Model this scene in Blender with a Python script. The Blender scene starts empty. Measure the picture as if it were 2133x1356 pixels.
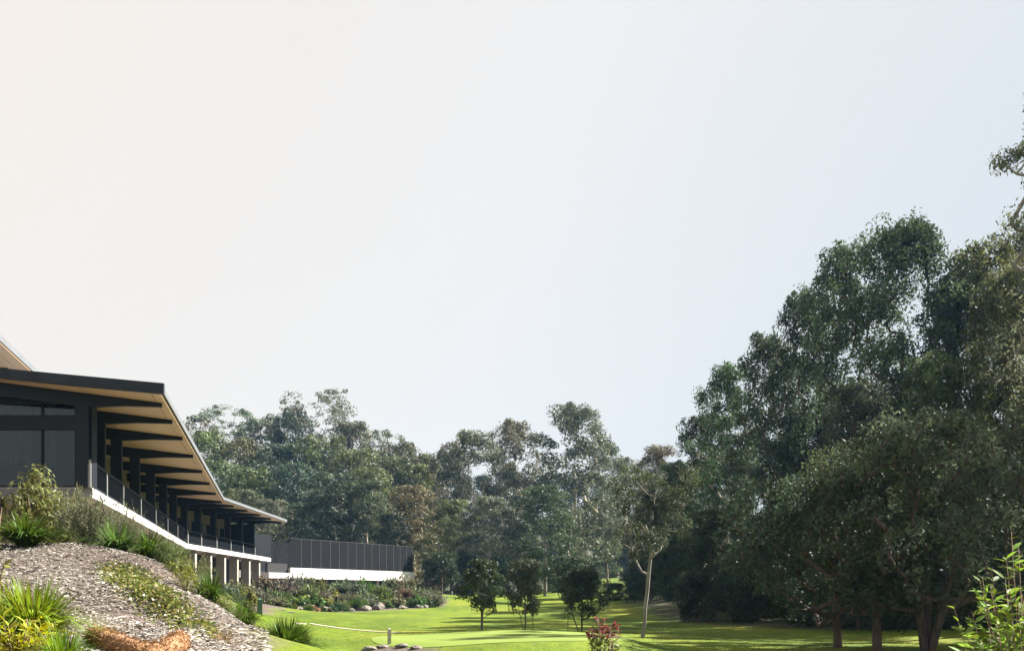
import bpy, bmesh, math, random
import numpy as np
from mathutils import Vector, Matrix, noise

# ---------------------------------------------------------------- camera, sky, sun, exposure
S = bpy.context.scene
COL = S.collection
F = 2133.0          # focal length in photo pixels (36 mm on a 36 mm wide sensor)
HOR = 1246.0        # horizon row of the photo

cam_d = bpy.data.cameras.new('camera'); cam = bpy.data.objects.new('camera', cam_d); COL.objects.link(cam)
cam.location = (0, 0, 0); cam.rotation_euler = (math.radians(90), 0, 0)
cam_d.sensor_width = 36; cam_d.lens = 36; cam_d.shift_y = (HOR - 678) / F
cam_d.clip_start = 0.1; cam_d.clip_end = 3000
S.camera = cam

SUN_EL, SUN_AZ = math.radians(40), math.radians(63)     # azimuth from +Y towards +X
w = bpy.data.worlds.new('World'); S.world = w; w.use_nodes = True
nt = w.node_tree; nt.nodes.clear()
def N(nt, t, **kw):
    n = nt.nodes.new(t)
    for k, v in kw.items(): setattr(n, k, v)
    return n
out = N(nt, 'ShaderNodeOutputWorld'); bg = N(nt, 'ShaderNodeBackground'); bg.inputs['Strength'].default_value = 0.1
sky = N(nt, 'ShaderNodeTexSky'); sky.sky_type = 'NISHITA'; sky.sun_disc = False
sky.sun_elevation = SUN_EL; sky.sun_rotation = SUN_AZ; sky.dust_density = 2.0; sky.air_density = 1.0
# a thin veil of bright high haze, warmer on the left, cooler on the right
tc = N(nt, 'ShaderNodeTexCoord'); sep = N(nt, 'ShaderNodeSeparateXYZ'); nt.links.new(tc.outputs['Generated'], sep.inputs[0])
mm = N(nt, 'ShaderNodeMath', operation='MULTIPLY_ADD'); mm.inputs[1].default_value = -0.45
m2 = N(nt, 'ShaderNodeMath', operation='ADD'); nt.links.new(sep.outputs['Z'], mm.inputs[0]); nt.links.new(sep.outputs['X'], mm.inputs[2])
mr = N(nt, 'ShaderNodeMapRange'); mr.inputs['From Min'].default_value = -0.62; mr.inputs['From Max'].default_value = 0.45
nt.links.new(mm.outputs[0], mr.inputs['Value'])
vr = N(nt, 'ShaderNodeValToRGB'); nt.links.new(mr.outputs[0], vr.inputs[0])
e = vr.color_ramp.elements
e[0].position = 0.0; e[0].color = (2.02, 1.87, 1.70, 1)
e[1].position = 1.0; e[1].color = (1.32, 1.46, 1.54, 1)
q = e.new(0.45); q.color = (1.86, 1.85, 1.81, 1)
mx = N(nt, 'ShaderNodeMixRGB'); mx.inputs[0].default_value = 0.97
nt.links.new(sky.outputs[0], mx.inputs[1]); nt.links.new(vr.outputs[0], mx.inputs[2])
nt.links.new(mx.outputs[0], bg.inputs['Color']); nt.links.new(bg.outputs[0], out.inputs['Surface'])

sd = bpy.data.lights.new('sun', 'SUN'); so = bpy.data.objects.new('sun', sd); COL.objects.link(so)
sd.energy = 5.0; sd.angle = math.radians(0.5); sd.color = (1, 0.94, 0.84)
sdir = Vector((math.cos(SUN_EL) * math.sin(SUN_AZ), math.cos(SUN_EL) * math.cos(SUN_AZ), math.sin(SUN_EL)))
so.rotation_euler = sdir.to_track_quat('Z', 'Y').to_euler(); so.location = sdir * 200
S.view_settings.view_transform = 'Standard'; S.view_settings.look = 'None'
S.view_settings.exposure = 2.2; S.view_settings.gamma = 1.0; S.view_settings.use_curve_mapping = False

# ---------------------------------------------------------------- helpers
def P(px, py, d):
    """world point of photo pixel (px, py) at depth d"""
    return Vector(((px - 1066.5) / F * d, d, (HOR - py) / F * d))
def X(px, d): return (px - 1066.5) / F * d

def tag(o, label=None, cat=None, group=None, kind=None):
    if label: o['label'] = label
    if cat: o['category'] = cat
    if group: o['group'] = group
    if kind: o['kind'] = kind
    return o

def empty(name, loc=(0, 0, 0), rz=0, label=None, cat=None, group=None):
    o = bpy.data.objects.new(name, None); COL.objects.link(o); o.location = loc; o.rotation_euler = (0, 0, rz)
    o.empty_display_size = 0.3
    return tag(o, label, cat, group)

def link(name, me, parent=None, mat=None, color=None):
    o = bpy.data.objects.new(name, me); COL.objects.link(o)
    if parent is not None: o.parent = parent
    if mat is not None and not me.materials: me.materials.append(mat)
    if color is not None: o.color = (*color, 1)
    return o

def np_mesh(name, v, f, smooth=False):
    """v (n,3), f (m,k) arrays -> mesh"""
    v = np.asarray(v, np.float32); f = np.asarray(f, np.int32)
    me = bpy.data.meshes.new(name); k = f.shape[1]
    me.vertices.add(len(v)); me.vertices.foreach_set('co', v.ravel())
    me.loops.add(f.size); me.loops.foreach_set('vertex_index', f.ravel())
    me.polygons.add(len(f)); me.polygons.foreach_set('loop_start', np.arange(0, f.size, k, dtype=np.int32))
    if smooth: me.polygons.foreach_set('use_smooth', np.ones(len(f), bool))
    me.update(calc_edges=True)
    return me

class MB:
    """collects boxes / prisms / tubes into one mesh"""
    def __init__(self): self.v = []; self.f = []
    def add(self, vs, fs):
        o = len(self.v); self.v += [tuple(p) for p in vs]; self.f += [tuple(i + o for i in q) for q in fs]
        return self
    def hexa(self, c):   # 8 corners: bottom 4 ccw, top 4 ccw
        return self.add(c, [(3, 2, 1, 0), (4, 5, 6, 7), (0, 1, 5, 4), (1, 2, 6, 5), (2, 3, 7, 6), (3, 0, 4, 7)])
    def box(self, a, b):
        (x0, y0, z0), (x1, y1, z1) = a, b
        return self.hexa([(x0, y0, z0), (x1, y0, z0), (x1, y1, z0), (x0, y1, z0), (x0, y0, z1), (x1, y0, z1), (x1, y1, z1), (x0, y1, z1)])
    def prism(self, poly, z0, z1):   # z0/z1 callables or numbers
        n = len(poly)
        a = [(x, y, z0(x, y) if callable(z0) else z0) for x, y in poly]; b = [(x, y, z1(x, y) if callable(z1) else z1) for x, y in poly]
        fs = [tuple(range(n - 1, -1, -1)), tuple(range(n, 2 * n))] + [(i, (i + 1) % n, n + (i + 1) % n, n + i) for i in range(n)]
        return self.add(a + b, fs)
    def tube(self, pts, rad, k=6, caps=True):
        pts = [Vector(p) for p in pts]; rings = []; vs = []
        up = Vector((0.13, 0.21, 1)).normalized()
        for i, p in enumerate(pts):
            t = (pts[min(i + 1, len(pts) - 1)] - pts[max(i - 1, 0)]).normalized()
            a = t.cross(up)
            if a.length < 0.05: a = t.cross(Vector((1, 0, 0)))
            a.normalize(); b = t.cross(a)
            r = rad[i] if hasattr(rad, '__len__') else rad
            for j in range(k):
                an = 2 * math.pi * j / k
                vs.append(p + (a * math.cos(an) + b * math.sin(an)) * r)
        fs = []
        for i in range(len(pts) - 1):
            for j in range(k):
                fs.append((i * k + j, i * k + (j + 1) % k, (i + 1) * k + (j + 1) % k, (i + 1) * k + j))
        if caps:
            fs.append(tuple(range(k))[::-1]); fs.append(tuple(range((len(pts) - 1) * k, len(pts) * k)))
        return self.add(vs, fs)
    def mesh(self, name, smooth=False):
        me = bpy.data.meshes.new(name); me.from_pydata(self.v, [], self.f)
        if smooth: me.polygons.foreach_set('use_smooth', np.ones(len(me.polygons), bool))
        me.update(); return me
    def build(self, name, mat, parent=None, smooth=False, bevel=0):
        o = link(name, self.mesh(name, smooth), parent, mat)
        if bevel:
            b = o.modifiers.new('bevel', 'BEVEL'); b.width = bevel; b.segments = 1; b.limit_method = 'ANGLE'
        return o

class Frame:
    """plan frame: origin, u along the facade, n outwards"""
    def __init__(s, o, u, n): s.o = Vector((*o, 0)); s.u = Vector((*u, 0)).normalized(); s.n = Vector((*n, 0)).normalized()
    def p(s, u, n, z): return s.o + s.u * u + s.n * n + Vector((0, 0, z))
    def box(s, mb, u0, u1, n0, n1, z0, z1):
        return mb.hexa([s.p(u0, n0, z0), s.p(u0, n1, z0), s.p(u1, n1, z0), s.p(u1, n0, z0), s.p(u0, n0, z1), s.p(u0, n1, z1), s.p(u1, n1, z1), s.p(u1, n0, z1)])

# ---------------------------------------------------------------- materials
MATS = {}
def mat_new(name):
    m = bpy.data.materials.new(name); m.use_nodes = True; m.node_tree.nodes.clear(); MATS[name] = m
    t = m.node_tree; o = N(t, 'ShaderNodeOutputMaterial')
    return m, t, o
def L(t, a, b): t.links.new(a, b)

def simple(name, col, rough=0.6, metal=0, var=0.12, scale=3.0, bump=0.0, bscale=40.0, spec=0.5):
    m, t, o = mat_new(name)
    b = N(t, 'ShaderNodeBsdfPrincipled'); b.inputs['Roughness'].default_value = rough; b.inputs['Metallic'].default_value = metal
    b.inputs['Specular IOR Level'].default_value = spec
    tc = N(t, 'ShaderNodeTexCoord'); nz = N(t, 'ShaderNodeTexNoise'); nz.inputs['Scale'].default_value = scale; nz.inputs['Detail'].default_value = 6
    L(t, tc.outputs['Object'], nz.inputs['Vector'])
    r = N(t, 'ShaderNodeValToRGB'); c = np.array(col)
    r.color_ramp.elements[0].position = 0.3; r.color_ramp.elements[1].position = 0.7
    r.color_ramp.elements[0].color = (*(c * (1 - var)), 1); r.color_ramp.elements[1].color = (*np.minimum(c * (1 + var), 0.95), 1)
    L(t, nz.outputs['Fac'], r.inputs[0]); L(t, r.outputs[0], b.inputs['Base Color'])
    if bump:
        n2 = N(t, 'ShaderNodeTexNoise'); n2.inputs['Scale'].default_value = bscale; n2.inputs['Detail'].default_value = 4
        L(t, tc.outputs['Object'], n2.inputs['Vector'])
        bp = N(t, 'ShaderNodeBump'); bp.inputs['Strength'].default_value = bump; bp.inputs['Distance'].default_value = 0.02
        L(t, n2.outputs['Fac'], bp.inputs['Height']); L(t, bp.outputs[0], b.inputs['Normal'])
    L(t, b.outputs[0], o.inputs['Surface'])
    return m

def leaf_mat(name, trans=0.35, gloss=0.05, grough=0.35, var=0.45, nscale=0.35, isl=0.6):
    """leaf: colour from the object's own colour, varied per leaf and per clump"""
    m, t, o = mat_new(name)
    oi = N(t, 'ShaderNodeObjectInfo'); ge = N(t, 'ShaderNodeNewGeometry'); tc = N(t, 'ShaderNodeTexCoord')
    nz = N(t, 'ShaderNodeTexNoise'); nz.inputs['Scale'].default_value = nscale; nz.inputs['Detail'].default_value = 2
    L(t, tc.outputs['Object'], nz.inputs['Vector'])
    a = N(t, 'ShaderNodeMapRange'); a.inputs['From Min'].default_value = 0.3; a.inputs['From Max'].default_value = 0.7
    a.inputs['To Min'].default_value = 1 - var; a.inputs['To Max'].default_value = 1 + var; L(t, nz.outputs['Fac'], a.inputs['Value'])
    b = N(t, 'ShaderNodeMapRange'); b.inputs['To Min'].default_value = 1 - isl; b.inputs['To Max'].default_value = 1 + isl; L(t, ge.outputs['Random Per Island'], b.inputs['Value'])
    mu = N(t, 'ShaderNodeMath', operation='MULTIPLY'); L(t, a.outputs[0], mu.inputs[0]); L(t, b.outputs[0], mu.inputs[1])
    hs = N(t, 'ShaderNodeHueSaturation'); L(t, oi.outputs['Color'], hs.inputs['Color']); L(t, mu.outputs[0], hs.inputs['Value'])
    h = N(t, 'ShaderNodeMapRange'); h.inputs['To Min'].default_value = 0.475; h.inputs['To Max'].default_value = 0.52; L(t, ge.outputs['Random Per Island'], h.inputs['Value'])
    L(t, h.outputs[0], hs.inputs['Hue'])
    d = N(t, 'ShaderNodeBsdfDiffuse'); L(t, hs.outputs[0], d.inputs['Color'])
    tr = N(t, 'ShaderNodeBsdfTranslucent')
    h2 = N(t, 'ShaderNodeHueSaturation'); h2.inputs['Hue'].default_value = 0.485; h2.inputs['Saturation'].default_value = 1.15; h2.inputs['Value'].default_value = 1.2
    L(t, hs.outputs[0], h2.inputs['Color']); L(t, h2.outputs[0], tr.inputs['Color'])
    m1 = N(t, 'ShaderNodeMixShader'); m1.inputs[0].default_value = trans; L(t, d.outputs[0], m1.inputs[1]); L(t, tr.outputs[0], m1.inputs[2])
    g = N(t, 'ShaderNodeBsdfGlossy'); g.inputs['Roughness'].default_value = grough; g.inputs['Color'].default_value = (0.9, 0.95, 1, 1)
    m3 = N(t, 'ShaderNodeMixShader'); m3.inputs[0].default_value = gloss; L(t, m1.outputs[0], m3.inputs[1]); L(t, g.outputs[0], m3.inputs[2])
    L(t, m3.outputs[0], o.inputs['Surface'])
    return m

def bark_mat():
    m, t, o = mat_new('bark')
    oi = N(t, 'ShaderNodeObjectInfo'); tc = N(t, 'ShaderNodeTexCoord'); mp = N(t, 'ShaderNodeMapping'); mp.inputs['Scale'].default_value = (5, 5, 0.9)
    L(t, tc.outputs['Object'], mp.inputs[0])
    nz = N(t, 'ShaderNodeTexNoise'); nz.inputs['Scale'].default_value = 1.6; nz.inputs['Detail'].default_value = 7; L(t, mp.outputs[0], nz.inputs['Vector'])
    a = N(t, 'ShaderNodeMapRange'); a.inputs['From Min'].default_value = 0.3; a.inputs['From Max'].default_value = 0.7; a.inputs['To Min'].default_value = 0.45; a.inputs['To Max'].default_value = 1.35
    L(t, nz.outputs['Fac'], a.inputs['Value'])
    hs = N(t, 'ShaderNodeHueSaturation'); L(t, oi.outputs['Color'], hs.inputs['Color']); L(t, a.outputs[0], hs.inputs['Value'])
    b = N(t, 'ShaderNodeBsdfPrincipled'); b.inputs['Roughness'].default_value = 0.85; L(t, hs.outputs[0], b.inputs['Base Color'])
    bp = N(t, 'ShaderNodeBump'); bp.inputs['Strength'].default_value = 0.6; bp.inputs['Distance'].default_value = 0.05; L(t, nz.outputs['Fac'], bp.inputs['Height']); L(t, bp.outputs[0], b.inputs['Normal'])
    L(t, b.outputs[0], o.inputs['Surface'])
    return m

def chip_mat(name, cols, rough=0.85, trans=0.0, patch=0.6):
    """per-piece colours picked from a ramp"""
    m, t, o = mat_new(name)
    ge = N(t, 'ShaderNodeNewGeometry'); r = N(t, 'ShaderNodeValToRGB'); r.color_ramp.interpolation = 'LINEAR'
    es = r.color_ramp.elements
    es[0].position = 0; es[0].color = (*cols[0], 1); es[1].position = 1; es[1].color = (*cols[-1], 1)
    for i, c in enumerate(cols[1:-1], 1):
        q = es.new(i / (len(cols) - 1)); q.color = (*c, 1)
    L(t, ge.outputs['Random Per Island'], r.inputs[0])
    tc = N(t, 'ShaderNodeTexCoord'); nz = N(t, 'ShaderNodeTexNoise'); nz.inputs['Scale'].default_value = 0.9; nz.inputs['Detail'].default_value = 5; L(t, tc.outputs['Object'], nz.inputs['Vector'])
    vr_ = N(t, 'ShaderNodeMapRange'); vr_.inputs['From Min'].default_value = .32; vr_.inputs['From Max'].default_value = .62; vr_.inputs['To Min'].default_value = patch; vr_.inputs['To Max'].default_value = 1.08; L(t, nz.outputs['Fac'], vr_.inputs['Value'])
    hs_ = N(t, 'ShaderNodeHueSaturation'); L(t, r.outputs[0], hs_.inputs['Color']); L(t, vr_.outputs[0], hs_.inputs['Value']); r = hs_
    b = N(t, 'ShaderNodeBsdfDiffuse'); L(t, r.outputs[0], b.inputs['Color'])
    if trans:
        tr = N(t, 'ShaderNodeBsdfTranslucent'); L(t, r.outputs[0], tr.inputs['Color'])
        mx = N(t, 'ShaderNodeMixShader'); mx.inputs[0].default_value = trans; L(t, b.outputs[0], mx.inputs[1]); L(t, tr.outputs[0], mx.inputs[2])
        g = N(t, 'ShaderNodeBsdfGlossy'); g.inputs['Roughness'].default_value = 0.4
        m3 = N(t, 'ShaderNodeMixShader'); m3.inputs[0].default_value = 0.05; L(t, mx.outputs[0], m3.inputs[1]); L(t, g.outputs[0], m3.inputs[2])
        L(t, m3.outputs[0], o.inputs['Surface'])
    else: L(t, b.outputs[0], o.inputs['Surface'])
    return m

def glass_mat(name, tint, refl=0.5, rough=0.02):
    m, t, o = mat_new(name)
    tr = N(t, 'ShaderNodeBsdfTransparent'); tr.inputs['Color'].default_value = (*tint, 1)
    g = N(t, 'ShaderNodeBsdfGlossy'); g.inputs['Roughness'].default_value = rough; g.inputs['Color'].default_value = (0.8, 0.9, 0.95, 1)
    fr = N(t, 'ShaderNodeFresnel'); fr.inputs['IOR'].default_value = 1.5
    k = N(t, 'ShaderNodeMath', operation='ADD'); k.inputs[1].default_value = refl * 0.1; L(t, fr.outputs[0], k.inputs[0])
    m1 = N(t, 'ShaderNodeMixShader'); L(t, k.outputs[0], m1.inputs[0]); L(t, tr.outputs[0], m1.inputs[1]); L(t, g.outputs[0], m1.inputs[2])
    L(t, m1.outputs[0], o.inputs['Surface'])
    return m

def screen_mat(name, col, opac):
    m, t, o = mat_new(name)
    tc = N(t, 'ShaderNodeTexCoord'); nz = N(t, 'ShaderNodeTexNoise'); nz.inputs['Scale'].default_value = 0.9; nz.inputs['Detail'].default_value = 5; L(t, tc.outputs['Object'], nz.inputs['Vector'])
    mr = N(t, 'ShaderNodeMapRange'); mr.inputs['From Min'].default_value = 0.3; mr.inputs['From Max'].default_value = 0.7; mr.inputs['To Min'].default_value = opac - 0.1; mr.inputs['To Max'].default_value = opac + 0.08
    L(t, nz.outputs['Fac'], mr.inputs['Value'])
    tr = N(t, 'ShaderNodeBsdfTransparent'); b = N(t, 'ShaderNodeBsdfPrincipled'); b.inputs['Base Color'].default_value = (*col, 1); b.inputs['Roughness'].default_value = 0.8; b.inputs['Specular IOR Level'].default_value = 0.1
    mx = N(t, 'ShaderNodeMixShader'); L(t, mr.outputs[0], mx.inputs[0]); L(t, tr.outputs[0], mx.inputs[1]); L(t, b.outputs[0], mx.inputs[2]); L(t, mx.outputs[0], o.inputs['Surface'])
    return m

M_LEAF = leaf_mat('gum_leaf', trans=.24, gloss=.018, grough=.5, isl=.3, var=.5, nscale=.5); M_LEAF_NEAR = leaf_mat('gum_leaf_near', trans=0.32, gloss=0.014, grough=0.45, nscale=0.45, isl=.45, var=.5)
M_SHRUB = leaf_mat('shrub_leaf', trans=0.35, gloss=0.012, grough=.5, nscale=1.5, var=0.3, isl=0.5)
M_BARK = bark_mat()
M_NAVY = simple('navy_steel', (0.006, 0.008, 0.013), rough=0.5, spec=0.25, var=0.25, scale=1.2)
M_FASCIA = simple('fascia_steel', (0.012, 0.015, 0.022), spec=0.3, rough=0.5, var=0.45, scale=1.6)
M_ZINC = simple('roof_metal', (0.11, 0.117, 0.13), rough=0.55, var=0.12, scale=1.0)
M_WHITE = simple('white_concrete', (0.52, 0.51, 0.485), rough=0.8, var=0.06, scale=0.6)
def streak(m):
    t = m.node_tree; b = [n for n in t.nodes if n.type == 'BSDF_PRINCIPLED'][0]; src = b.inputs['Base Color'].links[0].from_socket
    tc = N(t, 'ShaderNodeTexCoord'); mp = N(t, 'ShaderNodeMapping'); mp.inputs['Scale'].default_value = (2.2, 2.2, .12); L(t, tc.outputs['Object'], mp.inputs[0])
    nz = N(t, 'ShaderNodeTexNoise'); nz.inputs['Scale'].default_value = 2.0; nz.inputs['Detail'].default_value = 8; L(t, mp.outputs[0], nz.inputs['Vector'])
    r = N(t, 'ShaderNodeValToRGB'); r.color_ramp.elements[0].position = .28; r.color_ramp.elements[0].color = (.5, .48, .44, 1); r.color_ramp.elements[1].position = .52; r.color_ramp.elements[1].color = (1, 1, 1, 1); L(t, nz.outputs['Fac'], r.inputs[0])
    mx = N(t, 'ShaderNodeMixRGB', blend_type='MULTIPLY'); mx.inputs[0].default_value = .3; L(t, src, mx.inputs[1]); L(t, r.outputs[0], mx.inputs[2]); L(t, mx.outputs[0], b.inputs['Base Color'])
streak(M_WHITE)
M_CONC = simple('concrete', (0.27, 0.25, 0.215), rough=0.9, var=0.14, scale=0.8, bump=0.2, bscale=20)
M_TAN = simple('tan_wall', (0.26, 0.195, 0.125), rough=0.8, var=0.12, scale=0.7)
M_INT = simple('interior_wall', (0.22, 0.175, 0.125), rough=0.8, var=0.1, scale=0.7)
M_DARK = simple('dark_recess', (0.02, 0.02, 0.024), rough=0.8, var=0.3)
M_CURT = simple('curtain', (0.34, 0.39, 0.38), rough=0.9, var=0.1)
M_POSTM = simple('galvanised_post', (0.42, 0.42, 0.42), rough=0.45, var=0.1)
M_GLASS = glass_mat('window_glass', (0.42, 0.5, 0.5), refl=0.0)
M_SCREEN = screen_mat('dark_mesh_screen', (0.006, 0.007, 0.009), 0.74)
M_RAILP = screen_mat('rail_mesh', (0.010, 0.012, 0.016), 0.9)
M_GREENPOST = simple('green_timber', (0.05, 0.10, 0.075), rough=0.8, var=0.2, scale=8)
M_TIMBER = simple('weathered_timber', (0.36, 0.33, 0.28), rough=0.85, var=0.2, scale=8)
M_ROCK = simple('sandstone', (0.13, 0.115, 0.10), rough=0.95, var=0.3, scale=3.5, bump=0.7, bscale=9)
M_BLACK = simple('black_plastic', (0.02, 0.02, 0.022), rough=0.5)

def ply_mat():
    m, t, o = mat_new('plywood')
    tc = N(t, 'ShaderNodeTexCoord'); mp = N(t, 'ShaderNodeMapping'); mp.inputs['Scale'].default_value = (0.6, 7, 1); L(t, tc.outputs['Object'], mp.inputs[0])
    oi = N(t, 'ShaderNodeObjectInfo')
    nz = N(t, 'ShaderNodeTexNoise'); nz.inputs['Scale'].default_value = 1.3; nz.inputs['Detail'].default_value = 6; L(t, mp.outputs[0], nz.inputs['Vector'])
    r = N(t, 'ShaderNodeValToRGB'); r.color_ramp.elements[0].position = .3; r.color_ramp.elements[1].position = .7
    r.color_ramp.elements[0].color = (0.46, 0.31, 0.19, 1); r.color_ramp.elements[1].color = (0.58, 0.41, 0.265, 1); L(t, nz.outputs['Fac'], r.inputs[0])
    a = N(t, 'ShaderNodeMapRange'); a.inputs['To Min'].default_value = 0.9; a.inputs['To Max'].default_value = 1.08; L(t, oi.outputs['Random'], a.inputs['Value'])
    hs = N(t, 'ShaderNodeHueSaturation'); L(t, r.outputs[0], hs.inputs['Color']); L(t, a.outputs[0], hs.inputs['Value'])
    b = N(t, 'ShaderNodeBsdfPrincipled'); b.inputs['Roughness'].default_value = 0.55; L(t, hs.outputs[0], b.inputs['Base Color']); L(t, b.outputs[0], o.inputs['Surface'])
    return m
M_PLY = ply_mat()

# ---------------------------------------------------------------- terrain (heights are relative to the eye)
ctrl = [ # (x, y, z)
    (0, 0, -1.65), (0, -40, -1.7), (40, -40, -1.9), (-40, -40, 1.0), (-3, 4, -1.25), (-8, 4, -0.6), (5, 6, -1.7), (5, 15, -1.8), (0, 15, -1.75), (2, 25, -1.8), (-2, 25, -1.75),
    (-30, 5, 1.5), (-30, 25, 3.0)]
for px, py, d in [ # on the mulch bank
    (555, 1352, 11.5), (497, 1302, 13.5), (400, 1228, 17), (300, 1164, 21), (200, 1142, 22.5), (60, 1142, 23), (280, 1336, 13.3), (60, 1250, 16), (150, 1182, 19.7),
    (60, 1360, 8.5), (350, 1240, 16.6), (0, 1190, 18.5),
    # behind its ridge
    (440, 1262, 21), (520, 1318, 17.5), (620, 1372, 15.5), (350, 1200, 26), (480, 1290, 32), (560, 1330, 28),
    # lawn
    (650, 1330, 45), (700, 1356, 34), (560, 1287, 65), (800, 1277, 90), (950, 1290, 75), (1000, 1314, 53), (1100, 1314, 53), (1335, 1328, 46), (1500, 1291, 78), (1400, 1292, 80),
    (1750, 1312, 60), (1900, 1362, 37), (2133, 1345, 42), (930, 1239, 150), (1130, 1239, 150), (1150, 1226, 185), (1290, 1209, 225), (1200, 1205, 215), (1250, 1262, 110), (1100, 1262, 105),
    # planted bed
    (600, 1268, 88), (760, 1270, 95), (910, 1262, 105), (470, 1262, 62), (640, 1232, 110), (780, 1225, 118), (860, 1232, 128)]:
    ctrl.append(tuple(P(px, py, d)))
ctrl += [(-0.5, 33, -1.76), (-0.5, 40, -1.74), (-0.5, 46, -1.72), (-5, 38, -1.76), (4.5, 40, -1.8), (4.5, 33, -1.85), (-5, 31, -1.74), (8, 36, -1.92), (-18, 38, 1.6), (-22, 60, 1.3), (-26, 80, 1.1), (-27, 100, 0.9), (-40, 60, 3.5), (-40, 110, 3), (-16, 30, 1.4),
    (-100, 60, 14), (-70, 150, 4), (-45, 150, 3), (-75, 200, 8), (-75, 250, 14), (-40, 230, 9), (-20, 200, 4), (0, 270, 10), (70, 260, 18), (40, 130, 7), (70, 100, 10), (45, 60, 1),
    (15, 120, 0), (30, 90, 2), (-150, 150, 20), (150, 150, 20), (-300, 300, 30), (0, 400, 25), (300, 300, 30), (0, 700, 30), (-500, 700, 30), (500, 700, 30), (500, 0, 15), (-500, 0, 15), (-500, 300, 30), (500, 300, 30), (0, -200, 0), (300, -200, 5), (-300, -200, 5), (500, -200, 5), (-500, -200, 5)]
C = np.array(ctrl, float); nC = len(C); SC = 50.0
def tps_k(r2): return np.where(r2 > 1e-12, r2 * np.log(np.maximum(r2, 1e-12)), 0.0)
XY = C[:, :2] / SC
K = tps_k(((XY[:, None] - XY[None]) ** 2).sum(-1)) + np.eye(nC) * 2e-4
A = np.zeros((nC + 3, nC + 3)); A[:nC, :nC] = K; A[:nC, nC] = 1; A[:nC, nC + 1:] = XY; A[nC, :nC] = 1; A[nC + 1:, :nC] = XY.T
W = np.linalg.solve(A, np.concatenate([C[:, 2], np.zeros(3)]))
GC, GA = (-0.45, 39.2), (4.9, 5.8)         # putting green: centre, half axes
def green_r(x, y): return np.sqrt(((x - GC[0]) / GA[0]) ** 2 + ((y - GC[1]) / GA[1]) ** 2)
def sstep(a, b, v): t = np.clip((v - a) / (b - a), 0, 1); return t * t * (3 - 2 * t)
def terrain(x, y):
    x = np.asarray(x, float); y = np.asarray(y, float); sh = x.shape
    q = np.stack([x.ravel(), y.ravel()], -1) / SC
    z = tps_k(((q[:, None] - XY[None]) ** 2).sum(-1)) @ W[:nC] + W[nC] + q @ W[nC + 1:]
    z = z.reshape(sh)
    g = green_r(x, y)
    z = z + 0.34 * (1 - sstep(0.86, 1.32, g)) + 0.03 * np.sin(x * .5 + y * .13) * np.sin(y * .21 + 1)
    lump = np.sin(2.1 * x + 1.7 * y) * np.sin(1.3 * y - .9 * x) * .035 + np.sin(5.3 * x + 1.1 * y + 2) * np.sin(4.1 * y - 2.2 * x) * .018
    z = z + lump * (1 - sstep(-3.2, -2.2, x)) * (1 - sstep(23, 27, y)) * sstep(5, 7, y)
    back = sstep(GC[1] + 1.5, GC[1] + 4, y) * (1 - sstep(1.5, 3.5, x))
    z = z + 0.13 * sstep(1.03, 1.10, g) * (1 - sstep(1.35, 2.6, g)) * back
    return z
def gz(x, y): return float(terrain(np.array([x]), np.array([y]))[0])

def hit(px, py):
    dd = np.concatenate([np.linspace(4, 40, 1500), np.linspace(40, 260, 2500)]); xx = (px - 1066.5) / F * dd; zz = (HOR - py) / F * dd
    k = np.argmax(terrain(xx, dd) >= zz); return (float(xx[k]), float(dd[k]))
def sdist(poly, x, y):
    """signed distance to polygon, positive inside"""
    p = np.stack([x, y], -1); n = len(poly); d = np.full(x.shape, 1e9); ins = np.zeros(x.shape, bool)
    for i in range(n):
        a = np.array(poly[i], float); b = np.array(poly[(i + 1) % n], float); e = b - a
        t = np.clip(((p - a) @ e) / (e @ e), 0, 1); c = a + t[..., None] * e
        d = np.minimum(d, np.hypot(*(np.moveaxis(p - c, -1, 0))))
        cond = (a[1] > y) != (b[1] > y)
        with np.errstate(divide='ignore', invalid='ignore'):
            xi = (b[0] - a[0]) * (y - a[1]) / (b[1] - a[1] + 1e-12) + a[0]
        ins ^= cond & (x < xi)
    return np.where(ins, d, -d)
BED = [(-1.5, -10), (-1.7, 6), (-2.7, 11.5), (-3.35, 14), (-4.6, 18), (-6.6, 23), (-9.6, 36), (-13, 50), (-15.8, 65), (-18.6, 86), (-14, 92.5), (-7.2, 104.5), (-6.8, 110), (-9.5, 126), (-20, 140), (-60, 140), (-60, -10)]
SOIL = [hit(*q_) for q_ in ((758, 1353), (790, 1345), (850, 1344), (912, 1354), (905, 1375), (760, 1375))]
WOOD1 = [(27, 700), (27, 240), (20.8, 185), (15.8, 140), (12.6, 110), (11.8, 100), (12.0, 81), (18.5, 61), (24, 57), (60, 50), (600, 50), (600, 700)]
WOOD2 = [(-600, 700), (-600, 140), (-40, 140), (-20, 141), (-14, 152), (-9, 152), (-8, 162), (4, 170), (9, 176), (13, 196), (14, 222), (24, 235), (24, 700)]

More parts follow.
